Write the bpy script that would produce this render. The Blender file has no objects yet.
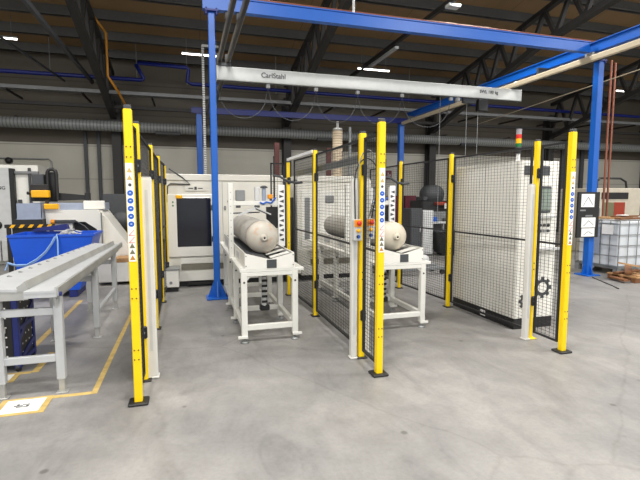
import bpy, bmesh, math, random
from mathutils import Vector, Matrix
random.seed(7)
scene = bpy.context.scene
COL = scene.collection
pi = math.pi

# ------------------------------------------------------------------ materials
def lin(c):
    return tuple((x / 12.92 if x <= .04045 else ((x + .055) / 1.055) ** 2.4) for x in [v / 255 for v in c])

def mat(name, rgb, rough=.5, metal=0., var=.06, scale=9., bump=0., emit=0., alpha=1.):
    m = bpy.data.materials.new(name); m.use_nodes = True
    nt = m.node_tree; b = nt.nodes['Principled BSDF']
    c = lin(rgb)
    b.inputs['Roughness'].default_value = rough
    b.inputs['Metallic'].default_value = metal
    if emit:
        b.inputs['Base Color'].default_value = (*c, 1)
        b.inputs['Emission Color'].default_value = (*c, 1)
        b.inputs['Emission Strength'].default_value = emit
        return m
    tc = nt.nodes.new('ShaderNodeTexCoord')
    no = nt.nodes.new('ShaderNodeTexNoise'); no.inputs['Scale'].default_value = scale
    no.inputs['Detail'].default_value = 5
    nt.links.new(tc.outputs['Object'], no.inputs['Vector'])
    r = nt.nodes.new('ShaderNodeValToRGB')
    r.color_ramp.elements[0].position = .3; r.color_ramp.elements[1].position = .7
    r.color_ramp.elements[0].color = (*[max(0, x * (1 - var)) for x in c], 1)
    r.color_ramp.elements[1].color = (*[min(1, x * (1 + var)) for x in c], 1)
    nt.links.new(no.outputs['Fac'], r.inputs['Fac'])
    nt.links.new(r.outputs['Color'], b.inputs['Base Color'])
    if bump:
        bp = nt.nodes.new('ShaderNodeBump'); bp.inputs['Strength'].default_value = bump
        bp.inputs['Distance'].default_value = .01
        nt.links.new(no.outputs['Fac'], bp.inputs['Height']); nt.links.new(bp.outputs['Normal'], b.inputs['Normal'])
    if alpha < 1:
        b.inputs['Alpha'].default_value = alpha
    return m

M = dict(
    yellow=mat('safety_yellow', (246, 208, 0), .42, var=.03),
    black=mat('black_plastic', (26, 26, 27), .5),
    curtain=mat('column_grey_white', (216, 214, 207), .45, var=.02),
    conv=mat('conveyor_grey', (184, 186, 187), .42, .1, var=.06, scale=6),
    wire=mat('black_wire', (46, 46, 47), .5),
    white=mat('machine_white', (232, 230, 222), .42, var=.03, scale=3),
    warm=mat('panel_warm_white', (222, 219, 208), .45, var=.03, scale=2),
    frame=mat('frame_white', (222, 221, 214), .4, var=.03),
    pale=mat('pale_grey', (196, 197, 196), .45, var=.05),
    grey=mat('mid_grey', (128, 130, 131), .5),
    dgrey=mat('dark_grey', (66, 68, 71), .55),
    brownband=mat('brown_grey_band', (124, 120, 106), .5),
    steel=mat('bare_steel', (176, 176, 172), .38, .35, var=.12, scale=5),
    galv=mat('galvanised', (138, 141, 141), .42, .5, var=.15, scale=6),
    alu=mat('aluminium_rail', (184, 186, 183), .35, .2, var=.04),
    raildark=mat('rail_dark', (112, 108, 100), .5),
    railtan=mat('rail_tan', (206, 192, 164), .45, .1, var=.04),
    bluebeam=mat('crane_blue', (12, 92, 186), .4, var=.03),
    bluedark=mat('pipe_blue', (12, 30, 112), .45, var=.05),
    binblue=mat('bin_blue', (18, 84, 205), .42, var=.05, scale=3),
    navy=mat('navy_steel', (26, 38, 110), .45),
    cord=mat('pale_blue_cord', (150, 185, 230), .6),
    tank=mat('tank_primer', (158, 154, 146), .45, var=.1, scale=4),
    cream=mat('tank_cream', (206, 197, 178), .42, var=.04, scale=4),
    truss=mat('truss_steel', (48, 46, 44), .6),
    purlin=mat('purlin_steel', (92, 92, 90), .6),
    tape=mat('yellow_tape', (200, 172, 104), .6, var=.18, scale=12),
    ochre=mat('gas_pipe_ochre', (190, 128, 30), .5),
    copper=mat('copper_pipe', (140, 84, 64), .45, .2),
    tan=mat('tan_duct', (196, 176, 150), .5),
    orange=mat('orange', (240, 150, 20), .45),
    red=mat('red', (205, 34, 24), .4),
    maroon=mat('maroon_locker', (104, 22, 42), .5),
    green=mat('green_lens', (20, 110, 50), .3),
    amber=mat('amber_lens', (245, 180, 10), .3),
    clear=mat('grey_lens', (150, 145, 150), .3),
    glassdark=mat('dark_window', (24, 25, 34), .12, var=.15),
    screen=mat('screen_glass', (128, 140, 130), .2, var=.12),
    icon=mat('sign_blue', (28, 92, 190), .5),
    paper=mat('paper_white', (240, 240, 236), .6, var=.02),
    ink=mat('print_ink', (60, 60, 62), .6),
    logo=mat('emblem_grey', (62, 63, 66), .5),
    wood=mat('rough_wood', (176, 136, 92), .75, var=.2, scale=14),
    wood2=mat('dark_wood', (120, 78, 46), .75, var=.25, scale=14),
    plastic=mat('container_plastic', (208, 213, 217), .35, var=.05, scale=5),
    bluegrey=mat('blue_grey_cover', (150, 160, 180), .35, var=.06),
    beige=mat('beige_machine', (190, 182, 164), .5),
    rust=mat('red_brown_panel', (150, 52, 30), .5),
    olive=mat('olive_panel', (112, 108, 80), .6),
    brick=mat('red_pipe', (98, 52, 46), .5),
    white_plastic=mat('white_plastic', (238, 238, 236), .4, var=.02),
    tube=mat('lamp_tube', (255, 252, 244), emit=7.),
)
M['wire'].node_tree.nodes['Principled BSDF'].inputs['Specular IOR Level'].default_value = .2

def floor_mat():
    m = bpy.data.materials.new('concrete_floor'); m.use_nodes = True
    nt = m.node_tree; b = nt.nodes['Principled BSDF']; L = nt.links.new
    tc = nt.nodes.new('ShaderNodeTexCoord')
    def noise(sc, det=6, rough=.6, vec=None, dist=0):
        n = nt.nodes.new('ShaderNodeTexNoise'); n.inputs['Scale'].default_value = sc
        n.inputs['Detail'].default_value = det; n.inputs['Roughness'].default_value = rough
        n.inputs['Distortion'].default_value = dist
        L(vec or tc.outputs['Object'], n.inputs['Vector']); return n
    def ramp(src, p0, c0, p1, c1):
        r = nt.nodes.new('ShaderNodeValToRGB')
        r.color_ramp.elements[0].position = p0; r.color_ramp.elements[0].color = (*c0, 1)
        r.color_ramp.elements[1].position = p1; r.color_ramp.elements[1].color = (*c1, 1)
        L(src, r.inputs['Fac']); return r
    def mul(a, bb, f=1.):
        x = nt.nodes.new('ShaderNodeMix'); x.data_type = 'RGBA'; x.blend_type = 'MULTIPLY'
        x.inputs['Factor'].default_value = f
        L(a, x.inputs['A']); L(bb, x.inputs['B']); return x.outputs['Result']
    big = ramp(noise(.55, 5, .55, dist=.4).outputs['Fac'], .3, lin((126, 125, 123)), .68, lin((158, 155, 151)))
    g1 = (1, 1, 1)
    mid = ramp(noise(3.2, 8, .7).outputs['Fac'], .32, (.8, .8, .8), .62, g1)
    fine = ramp(noise(38, 4, .6).outputs['Fac'], .3, (.9, .9, .9), .6, g1)
    c = mul(mul(big.outputs['Color'], mid.outputs['Color']), fine.outputs['Color'])
    mp = nt.nodes.new('ShaderNodeMapping'); mp.inputs['Scale'].default_value = (1.2, .5, 1); mp.inputs['Rotation'].default_value = (0, 0, .5)
    L(tc.outputs['Object'], mp.inputs['Vector'])
    streak = ramp(noise(2.2, 7, .65, mp.outputs['Vector'], 1.5).outputs['Fac'], .34, (.76, .76, .77), .56, g1)
    c = mul(c, streak.outputs['Color'], .8)
    v = nt.nodes.new('ShaderNodeTexVoronoi'); v.inputs['Scale'].default_value = 1.8
    L(tc.outputs['Object'], v.inputs['Vector'])
    chips = ramp(v.outputs['Distance'], .03, (.45, .44, .42), .055, g1)
    c = mul(c, chips.outputs['Color'], .8)
    v2 = nt.nodes.new('ShaderNodeTexVoronoi'); v2.feature = 'DISTANCE_TO_EDGE'; v2.inputs['Scale'].default_value = .28
    wob = noise(1.1, 4, .6)
    ad = nt.nodes.new('ShaderNodeMix'); ad.data_type = 'VECTOR'; ad.inputs['Factor'].default_value = .22
    L(tc.outputs['Object'], ad.inputs['A']); L(wob.outputs['Color'], ad.inputs['B'])
    L(ad.outputs['Result'], v2.inputs['Vector'])
    crack = ramp(v2.outputs['Distance'], .0, (.78, .77, .76), .0022, g1)
    c = mul(c, crack.outputs['Color'], .6)
    L(c, b.inputs['Base Color'])
    rr = ramp(noise(1.6, 6).outputs['Fac'], .3, (.42,) * 3, .7, (.62,) * 3)
    L(rr.outputs['Color'], b.inputs['Roughness'])
    bp = nt.nodes.new('ShaderNodeBump'); bp.inputs['Strength'].default_value = .12; bp.inputs['Distance'].default_value = .004
    L(fine.outputs['Color'], bp.inputs['Height']); L(bp.outputs['Normal'], b.inputs['Normal'])
    return m

def band_mat(name, rgb, groove, axis, period, width, rough=.6):
    """painted sheet with evenly spaced joints or ribs along one object axis"""
    m = mat(name, rgb, rough, var=.05, scale=1.2)
    nt = m.node_tree; b = nt.nodes['Principled BSDF']; L = nt.links.new
    src = b.inputs['Base Color'].links[0].from_socket
    tc = nt.nodes.new('ShaderNodeTexCoord'); sp = nt.nodes.new('ShaderNodeSeparateXYZ')
    L(tc.outputs['Object'], sp.inputs['Vector'])
    d = nt.nodes.new('ShaderNodeMath'); d.operation = 'DIVIDE'; d.inputs[1].default_value = period
    L(sp.outputs[axis], d.inputs[0])
    f = nt.nodes.new('ShaderNodeMath'); f.operation = 'FRACT'; L(d.outputs[0], f.inputs[0])
    lt = nt.nodes.new('ShaderNodeMath'); lt.operation = 'LESS_THAN'; lt.inputs[1].default_value = width / period
    L(f.outputs[0], lt.inputs[0])
    mx = nt.nodes.new('ShaderNodeMix'); mx.data_type = 'RGBA'
    L(lt.outputs[0], mx.inputs['Factor']); L(src, mx.inputs['A']); mx.inputs['B'].default_value = (*lin(groove), 1)
    L(mx.outputs['Result'], b.inputs['Base Color'])
    return m

M['floor'] = floor_mat()
M['wall'] = band_mat('wall_sandwich_panel', (186, 182, 170), (150, 146, 136), 'Z', 1.1, .03)
M['wallup'] = band_mat('wall_upper_cladding', (98, 90, 78), (78, 71, 61), 'Z', 1.0, .04)
M['roof'] = band_mat('roof_sheet', (152, 124, 88), (126, 102, 72), 'X', 3.0, .03)
M['duct'] = band_mat('spiral_duct', (134, 136, 134), (96, 98, 97), 'X', .1, .03, .4)
M['ribtan'] = band_mat('ribbed_tan_tube', (200, 182, 156), (150, 132, 110), 'Z', .06, .015)

def tank_mat():
    m = mat('tank_dome_primer', (198, 191, 178), .4, var=.05, scale=5)
    nt = m.node_tree; b = nt.nodes['Principled BSDF']; L = nt.links.new
    src = b.inputs['Base Color'].links[0].from_socket
    tc = nt.nodes.new('ShaderNodeTexCoord'); no = nt.nodes.new('ShaderNodeTexNoise')
    no.inputs['Scale'].default_value = 7.; no.inputs['Detail'].default_value = 6
    L(tc.outputs['Object'], no.inputs['Vector'])
    r = nt.nodes.new('ShaderNodeValToRGB'); r.color_ramp.elements[0].position = .5; r.color_ramp.elements[1].position = .68
    r.color_ramp.elements[0].color = (0, 0, 0, 1); r.color_ramp.elements[1].color = (.8, .8, .8, 1)
    L(no.outputs['Fac'], r.inputs['Fac'])
    mx = nt.nodes.new('ShaderNodeMix'); mx.data_type = 'RGBA'
    L(r.outputs['Color'], mx.inputs['Factor']); L(src, mx.inputs['A']); mx.inputs['B'].default_value = (*lin((196, 142, 92)), 1)
    L(mx.outputs['Result'], b.inputs['Base Color'])
    return m
M['dome'] = tank_mat()

# ------------------------------------------------------------------ mesh helpers
WORLD = {}          # object -> world location of its origin (no rotations are used on parents)

class MB:
    def __init__(s): s.v = []; s.f = []; s.m = []; s.sm = []; s.mi = 0
    def use(s, i): s.mi = i; return s
    def add(s, vs, fs, smooth=False):
        k = len(s.v); s.v += [Vector(v) for v in vs]
        for f in fs: s.f.append([k + i for i in f]); s.m.append(s.mi); s.sm.append(smooth)
        return s
    def hexa(s, p):   # 8 points, bottom 4 ccw then top 4
        return s.add(p, [(3, 2, 1, 0), (4, 5, 6, 7), (0, 1, 5, 4), (1, 2, 6, 5), (2, 3, 7, 6), (3, 0, 4, 7)])
    def box(s, x0, x1, y0, y1, z0, z1):
        return s.hexa([(x0, y0, z0), (x1, y0, z0), (x1, y1, z0), (x0, y1, z0), (x0, y0, z1), (x1, y0, z1), (x1, y1, z1), (x0, y1, z1)])
    def rbox(s, x0, x1, y0, y1, z0, z1, r=.01):   # box with chamfered edges
        r = min(r, (x1 - x0) / 3, (y1 - y0) / 3, (z1 - z0) / 3)
        def ring(x0, x1, y0, y1, c, z):
            return [(x0 + c, y0, z), (x1 - c, y0, z), (x1, y0 + c, z), (x1, y1 - c, z), (x1 - c, y1, z), (x0 + c, y1, z), (x0, y1 - c, z), (x0, y0 + c, z)]
        rings = [ring(x0 + r, x1 - r, y0 + r, y1 - r, r * .5, z0), ring(x0, x1, y0, y1, r, z0 + r), ring(x0, x1, y0, y1, r, z1 - r), ring(x0 + r, x1 - r, y0 + r, y1 - r, r * .5, z1)]
        vs = [p for q in rings for p in q]
        fs = [tuple(range(7, -1, -1)), tuple(range(24, 32))]
        for k in range(3):
            for i in range(8):
                j = (i + 1) % 8; fs.append((k * 8 + i, k * 8 + j, k * 8 + 8 + j, k * 8 + 8 + i))
        return s.add(vs, fs)
    def bar(s, a, b, w, h=None, up=(0, 0, 1)):
        a, b = Vector(a), Vector(b); h = h or w; d = (b - a).normalized(); up = Vector(up)
        if abs(d.dot(up)) > .98: up = Vector((0, 1, 0))
        x = d.cross(up).normalized() * w / 2; y = x.cross(d).normalized() * h / 2
        return s.hexa([a - x - y, a + x - y, b + x - y, b - x - y, a - x + y, a + x + y, b + x + y, b - x + y])
    def tube(s, pts, r, n=8, cap=True):
        pts = [Vector(p) for p in pts]; vs = []; fs = []; ref = None
        for i, p in enumerate(pts):
            d = (pts[min(i + 1, len(pts) - 1)] - pts[max(i - 1, 0)]).normalized()
            if ref is None:
                ref = Vector((0, 0, 1)) if abs(d.z) < .9 else Vector((1, 0, 0))
            x = d.cross(ref).normalized(); y = x.cross(d).normalized(); ref = y
            for k in range(n):
                t = 2 * pi * k / n; vs.append(p + x * math.cos(t) * r + y * math.sin(t) * r)
        for i in range(len(pts) - 1):
            for k in range(n):
                j = (k + 1) % n; fs.append((i * n + k, i * n + j, i * n + n + j, i * n + n + k))
        s.add(vs, fs, True)
        if cap:
            e = (len(pts) - 1) * n
            s.add(vs[:n][::-1] + vs[e:], [tuple(range(n)), tuple(range(n, 2 * n))])
        return s
    def cyl(s, a, b, r, n=16): return s.tube([a, b], r, n)
    def lathe(s, prof, o, axis='Z', n=24, smooth=True):   # prof: (radius, along)
        o = Vector(o); vs = []; fs = []
        for (r, t) in prof:
            for k in range(n):
                a = 2 * pi * k / n; c, q = math.cos(a) * r, math.sin(a) * r
                vs.append(o + Vector({'Z': (c, q, t), 'Y': (q, t, c), 'X': (t, c, q)}[axis]))
        for i in range(len(prof) - 1):
            for k in range(n):
                j = (k + 1) % n; fs.append((i * n + k, i * n + j, i * n + n + j, i * n + n + k))
        if prof[0][0] > 1e-6: fs.append(tuple(range(n - 1, -1, -1)))
        if prof[-1][0] > 1e-6: fs.append(tuple(range((len(prof) - 1) * n, len(prof) * n)))
        return s.add(vs, fs, smooth)
    def prism(s, poly, axis, a, b):
        """poly: 2D outline; axis X: (y,z), Y: (x,z), Z: (x,y)"""
        def P(u, v, t): return {'X': (t, u, v), 'Y': (u, t, v), 'Z': (u, v, t)}[axis]
        n = len(poly)
        vs = [P(u, v, a) for u, v in poly] + [P(u, v, b) for u, v in poly]
        fs = [tuple(range(n)), tuple(range(2 * n - 1, n - 1, -1))] + [(i, n + i, n + (i + 1) % n, (i + 1) % n) for i in range(n)]
        return s.add(vs, fs)
    def build(s, name, m, parent=None, origin=None):
        ms = m if isinstance(m, (list, tuple)) else [m]
        lo = [min(v[i] for v in s.v) for i in range(3)]; hi = [max(v[i] for v in s.v) for i in range(3)]
        if parent is not None: o = WORLD[parent]
        else: o = Vector(origin) if origin is not None else Vector(((lo[0] + hi[0]) / 2, (lo[1] + hi[1]) / 2, lo[2]))
        me = bpy.data.meshes.new(name)
        me.from_pydata([v - o for v in s.v], [], s.f)
        for q in ms: me.materials.append(M[q] if isinstance(q, str) else q)
        me.polygons.foreach_set('material_index', s.m)
        me.polygons.foreach_set('use_smooth', s.sm)
        bm = bmesh.new(); bm.from_mesh(me); bmesh.ops.recalc_face_normals(bm, faces=bm.faces); bm.to_mesh(me); bm.free()
        ob = bpy.data.objects.new(name, me); COL.objects.link(ob)
        WORLD[ob] = o
        if parent is not None: ob.parent = parent
        else: ob.location = o
        return ob

def tag(o, label, cat, group=None, kind=None):
    o['label'] = label; o['category'] = cat
    if group: o['group'] = group
    if kind: o['kind'] = kind
    return o

def thing(name, label, cat, loc, group=None):
    o = bpy.data.objects.new(name, None); o.empty_display_size = .1; COL.objects.link(o)
    o.location = loc; WORLD[o] = Vector(loc)
    return tag(o, label, cat, group)

def struct(o): o['kind'] = 'structure'; return o

def dup(root, loc, label=None, group=None):
    r = root.copy(); COL.objects.link(r); r.location = loc; WORLD[r] = Vector(loc)
    if label: r['label'] = label
    if group: r['group'] = group
    for ch in list(root.children):
        c = ch.copy(); COL.objects.link(c); c.parent = r
        for g in list(ch.children):
            d = g.copy(); COL.objects.link(d); d.parent = c
    return r

def text(body, size, depth, place, m, parent, name='lettering'):
    cu = bpy.data.curves.new(name, 'FONT'); cu.body = body; cu.size = size; cu.extrude = depth; cu.offset = size * .01
    cu.align_x = 'CENTER'; cu.align_y = 'CENTER'
    t = bpy.data.objects.new('tmp', cu); COL.objects.link(t)
    bpy.context.view_layer.update()
    me = bpy.data.meshes.new_from_object(t.evaluated_get(bpy.context.evaluated_depsgraph_get()))
    bpy.data.objects.remove(t); bpy.data.curves.remove(cu)
    me.transform(Matrix.Translation(Vector(place) - WORLD[parent]) @ Matrix.Rotation(pi / 2, 4, 'X'))
    me.materials.clear(); me.materials.append(M[m]); me.name = name
    o = bpy.data.objects.new(name, me); COL.objects.link(o); o.parent = parent; WORLD[o] = WORLD[parent]
    return o

# ------------------------------------------------------------------ the hall
X0, X1, Y0, YW = -12., 25., -4., 16.9
SL, ZE = .18, 6.3
roofz = lambda y: ZE + SL * (YW - y)
struct(MB().box(X0, X1, Y0 - 8, YW + .2, -.2, 0).build('floor', 'floor'))
struct(MB().box(X0, X1, YW, YW + .2, 0, 3.38).build('wall_back', 'wall'))
struct(MB().box(X0, X1, YW - .02, YW + .2, 3.38, ZE + .4).build('wall_back_cladding', 'wallup'))
struct(MB().box(X0 - .2, X0, Y0, YW + .2, 0, 10.2).build('wall_left', 'wall'))
struct(MB().box(X1, X1 + .2, Y0, YW + .2, 0, 10.2).build('wall_right', 'wall'))
struct(MB().hexa([(X0, Y0, roofz(Y0)), (X1, Y0, roofz(Y0)), (X1, YW + .2, roofz(YW + .2)), (X0, YW + .2, roofz(YW + .2)),
                  (X0, Y0, roofz(Y0) + .15), (X1, Y0, roofz(Y0) + .15), (X1, YW + .2, roofz(YW + .2) + .15), (X0, YW + .2, roofz(YW + .2) + .15)]).build('ceiling', 'roof'))
for k in range(13):
    y = 16.45 - 1.12 * k
    z = roofz(y)
    struct(MB().box(X0, X1, y - .03, y + .03, z - .27, z).box(X0, X1, y - .09, y + .09, z - .27, z - .24).build('ceiling_purlin', 'purlin'))
for x in (-8.15, -2.2, 3.6, 9.62, 15.5, 21.4):
    m = MB().box(x - .02, x + .02, 16.5, 16.85, 0, 5.2)
    m.box(x - .14, x + .14, 16.47, 16.51, 0, 5.2).box(x - .14, x + .14, 16.84, 16.88, 0, 5.2)
    struct(m.build('steel_column', 'truss'))
    m = MB()
    top = lambda y: 6.4 - .185 * (y - 12.3)
    bot = lambda y: 5.8 - (.15 if y < 10.9 else .28) * (y - 10.9)
    m.bar((x - .05, 3, top(3)), (x - .05, 16.5, top(16.5)), .16, .12); m.bar((x - .05, 3, bot(3)), (x - .05, 10.9, bot(10.9)), .18, .16)
    m.bar((x - .05, 10.9, bot(10.9)), (x - .05, 16.5, bot(16.5)), .18, .16)
    y = 3.0
    while y < 16.2:
        m.bar((x - .05, y, bot(y)), (x - .05, y + .45, top(y + .45)), .1, .1)
        m.bar((x - .05, y + .45, top(y + .45)), (x - .05, min(y + .9, 16.5), bot(min(y + .9, 16.5))), .1, .1)
        y += .9
    struct(m.build('roof_truss', 'truss'))
for (x, w) in ((-3.2, .05), (-2.8, .05), (16.5, .09), (17.6, .09)):
    struct(MB().box(x - w, x + w, YW - .12, YW - .02, 0, 4.2).build('wall_downpipe', 'dgrey'))
struct(MB().box(X0, X1, YW - .05, YW, 0, .12).build('baseboard_back', 'dgrey'))

# lamps of the hall: visible row near the far wall, and the rows above and behind the camera
for k, x in enumerate((-5.0, .55, 6.3, 11.7, 17.7)):
    lab = ['high above the white booth', 'just beside the tall blue crane column by the cable chain', 'above the middle of the pale crane bridge',
           'half hidden behind the tan crane rail', 'beyond the blue column by the copper pipes'][k]
    t = thing('linear_ceiling_light', 'lit white tube light ' + lab, 'ceiling light', (x, 14.85, 5.97), 'lit tube lights near the far wall')
    MB().box(x - .6, x + .6, 14.82, 14.88, 6.0, 6.04).build('housing', 'grey', t)
    MB().cyl((x - .58, 14.85, 5.98), (x + .58, 14.85, 5.98), .022, 10).build('lamp_tube', 'tube', t)
    for s in (-.45, .45): MB().cyl((x + s, 14.85, 6.04), (x + s, 14.85, roofz(14.85) + .01), .006, 5).build('hanger', 'galv', t)
LAMPW = 330.
for y in (8.4, 2.4, -3.2):
    for x in (-5.0, .55, 6.3, 11.7, 17.7):
        li = bpy.data.lights.new('hall_lamp', 'AREA'); li.shape = 'RECTANGLE'; li.size = 1.5; li.size_y = .5
        li.energy = LAMPW * (.9 if y < 5 else .62); li.color = (1., .975, .94)
        lo = bpy.data.objects.new('hall_lamp', li); lo.location = (x, y, 6.6); COL.objects.link(lo)

w = bpy.data.worlds.new('World'); scene.world = w; w.use_nodes = True
w.node_tree.nodes['Background'].inputs[0].default_value = (.93, .97, 1., 1)
w.node_tree.nodes['Background'].inputs[1].default_value = 1.0

# ------------------------------------------------------------------ floor markings
def mark(label, boxes):
    for b in boxes:
        struct(MB().box(*b, -.002, .003).build('floor_marking', 'tape'))
mark('', [(-.80, -.755, 3.94, 7.9), (-1.12, -.8, 3.94, 3.99), (-1.66, -1.6, 5.2, 7.7), (-1.42, -1.36, 4.6, 5.15), (-1.53, -1.42, 4.58, 4.63)])
def floor_sign(x0, x1, y0, y1, label):
    t = thing('floor_sign', label, 'floor sign', (x0, y0, 0), 'signs stuck to the floor')
    MB().box(x0, x1, y0, y1, 0, .004).build('border', 'tape', t)
    MB().box(x0 + .045, x1 - .045, y0 + .035, y1 - .035, .003, .0055).build('sheet', 'paper', t)
    cx, cy = (x0 + x1) / 2, (y0 + y1) / 2
    m = MB()
    for dx, dy, w_, h_ in ((-.03, .0, .06, .014), (.02, .02, .05, .012), (0, -.022, .08, .01), (-.035, .022, .02, .018), (.035, -.005, .02, .02)):
        m.box(cx + dx - w_ / 2, cx + dx + w_ / 2, cy + dy - h_ / 2, cy + dy + h_ / 2, .005, .0065)
    m.build('printed_mark', 'ink', t)
floor_sign(-1.44, -1.08, 3.70, 4.0, 'white printed floor sign with yellow border in front of the steel conveyor leg')
floor_sign(-1.95, -1.5, 4.40, 4.62, 'white floor sign with yellow border partly under the black perforated cart')
tag(MB().tube([(7.75, 7.0, .008), (7.55, 6.6, .008), (7.35, 6.2, .008), (7.22, 5.98, .012)], .008, 6).build('loose_cable', 'black'), 'thin dark cable lying on the floor before the blue crane column', 'cable')
for (x, y, r) in ((1.5, 2.35, .028), (2.4, 2.32, .03), (2.85, 2.25, .024)):
    pass

# ------------------------------------------------------------------ safety fence posts
def bolts(t, x, y, z, w):
    for dx in (-w / 4, w / 4):
        for dz in (0, .075):
            MB().cyl((x + dx, y - w / 2 - .003, z + dz), (x + dx, y - w / 2 + .01, z + dz), .0055, 8).build('bolt_hole', 'black', t)

def front_post(x, y, label):
    t = thing('safety_fence_post', label, 'fence post', (x, y, 0), 'yellow safety fence posts')
    w_ = .06
    MB().rbox(x - w_ / 2, x + w_ / 2, y - w_ / 2, y + w_ / 2, .012, 2.255, .006).build('upright', 'yellow', t)
    MB().rbox(x - .075, x + .075, y - .07, y + .07, 0, .022, .01).build('base_plate', 'black', t)['label'] = 'black base plate'
    MB().rbox(x - w_ / 2 + .004, x + w_ / 2 - .004, y - w_ / 2 + .004, y + w_ / 2 - .004, 2.25, 2.285, .006).build('cap', 'dgrey', t)
    for z in (1.905, .84, .36): bolts(t, x, y, z, w_)
    f = y - w_ / 2
    st = MB().box(x - .026, x + .026, f - .002, f + .001, 1.125, 1.86).build('safety_sticker', 'paper', t)
    st['label'] = 'white strip of warning pictograms'
    z = 1.745; f2 = f - .003
    def tri(z, m):
        s = MB().prism([(x - .02, z - .018), (x + .02, z - .018), (x, z + .018)], 'Y', f2, f)
        s.build('pictogram', m, st)
    def disc(z, m, r=.021):
        s = MB().cyl((x, f2, z), (x, f, z), r, 16)
        s.build('pictogram', m, st)
        MB().box(x - .006, x + .006, f2 - .001, f2 + .001, z - .002, z + .003).build('pictogram_symbol', 'paper', st)
    tri(1.81, 'tape'); tri(1.755, 'tape'); MB().cyl((x, f2, 1.70), (x, f, 1.70), .012, 10).build('pictogram', 'ink', st)
    for k in range(5): disc(1.64 - .058 * k, 'icon')
    for k in range(2):
        zz = 1.345 - .055 * k
        MB().bar((x - .018, f2 + .001, zz - .02), (x + .018, f2 + .001, zz + .02), .003, .005, up=(0, 1, 0)).bar((x - .02, f2 + .001, zz - .022), (x + .02, f2 + .001, zz - .022), .003, .004, up=(0, 1, 0)).build('pictogram', 'red', st)
    tri(1.245, 'olive'); tri(1.20, 'olive'); tri(1.155, 'ochre')
    return t

front_post(-.405, 3.66, 'yellow sticker-covered end post standing nearest to the steel conveyor')
front_post(1.63, 3.655, 'yellow sticker-covered end post standing between the two white tank stands')
front_post(3.71, 3.67, 'yellow sticker-covered end post by the tall white control cabinet')

def rear_post(x, y, label, side=1, h=2.22, w_=.05, foot=True):
    t = thing('safety_fence_post', label, 'fence post', (x, y, 0), 'yellow safety fence posts')
    MB().rbox(x - w_ / 2, x + w_ / 2, y - w_ / 2, y + w_ / 2, .01, h, .005).build('upright', 'yellow', t)
    MB().rbox(x - w_ / 2 + .003, x + w_ / 2 - .003, y - w_ / 2 + .003, y + w_ / 2 - .003, h - .004, h + .02, .005).build('cap', 'dgrey', t)
    MB().rbox(x - .055, x + .055, y - .06, y + .06, 0, .014, .006).build('base_plate', 'yellow' if side == 0 else 'black', t)
    for z in (1.87, .44):
        c = MB().rbox(x - .022, x + .034, y - w_ / 2 - .026, y - w_ / 2 + .004, z - .055, z + .055, .01).build('clamp', 'black', t)
        MB().cyl((x + .005, y - w_ / 2 - .0285, z), (x + .005, y - w_ / 2 - .02, z), .012, 8).build('clamp_screw', 'grey', c)
    for z in (.8, .87): MB().box(x - .006, x + .006, y - w_ / 2 - .002, y - w_ / 2 + .004, z - .006, z + .006).build('bolt_hole', 'black', t)
    return t

rear_post(-.395, 4.12, 'yellow fence post close behind the stickered end post, beside the steel conveyor')
rear_post(-.40, 5.74, 'yellow fence post third along the row beside the steel conveyor')
rear_post(-.40, 7.2, 'yellow fence post fourth along the row, in front of the machine corner')
rear_post(-.36, 8.17, 'yellow fence post last of the row, touching the machine corner', h=2.14)
rear_post(1.64, 4.12, 'yellow fence post carrying cable loops beside the emergency stop column', w_=.06)
rear_post(1.63, 5.77, 'yellow fence post midway between the two white tank stands')
rear_post(1.57, 7.15, 'yellow fence post deep between the two white machines', h=2.16)
rear_post(3.57, 7.16, 'yellow fence post in front of the maroon lockers')
rear_post(3.64, 5.71, 'yellow fence post at the rear edge of the tall white cabinet')
rear_post(3.72, 4.15, 'yellow fence post in front of the tall white cabinet corner', side=0)

def panel(p0, p1, z0, z1, label, step=.055, midbar=True):
    (xa, ya), (xb, yb) = p0, p1
    A = Vector((xa, ya, 0)); B = Vector((xb, yb, 0)); L = (B - A).length; d = (B - A) / L
    t = thing('mesh_fence_panel', label, 'fence panel', (xa, ya, z0), 'black wire mesh fence panels')
    r = .011
    m = MB()
    def P(u, z): return A + d * u + Vector((0, 0, z))
    for u in (r, L - r): m.bar(P(u, z0), P(u, z1), .022, .022)
    for z in (z0 + r, z1 - r): m.bar(P(0, z), P(L, z), .022, .022)
    if midbar: m.bar(P(0, 1.12), P(L, 1.12), .02, .02)
    m.build('panel_frame', 'wire', t)
    m = MB(); q = .0014
    n = max(2, int(L / step))
    for i in range(1, n):
        u = L * i / n; m.bar(P(u, z0), P(u, z1), q * 2, q * 2)
    n = int((z1 - z0) / .036)
    for i in range(1, n):
        z = z0 + (z1 - z0) * i / n; m.bar(P(0, z), P(L, z), q * 2, q * 2)
    m.build('wire_mesh', 'wire', t)
    return t
Z0, Z1 = .085, 2.17
def run(pts, labels):
    for (a, b), l in zip(zip(pts, pts[1:]), labels):
        A, B = Vector(a), Vector(b); d = (B - A).normalized() * .064
        panel(tuple(A + d), tuple(B - d), Z0, Z1, l)
run([(-.405, 3.66), (-.395, 4.12), (-.40, 5.74), (-.40, 7.2), (-.36, 8.17)],
    ['narrow black mesh fence panel between the two yellow posts nearest the steel conveyor', 'wide black mesh panel beside the far half of the steel conveyor, edge on to view',
     'black mesh panel in front of the machine corner beside the floor tape', 'short black mesh panel reaching the white machine corner'])
run([(1.63, 3.655), (1.64, 4.12), (1.63, 5.77), (1.585, 6.86)],
    ['narrow black mesh panel between two yellow posts by the second tank stand', 'wide black mesh panel between emergency stop column and the second tank', 'black mesh panel ending short of the post between the two white machines'])
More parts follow.
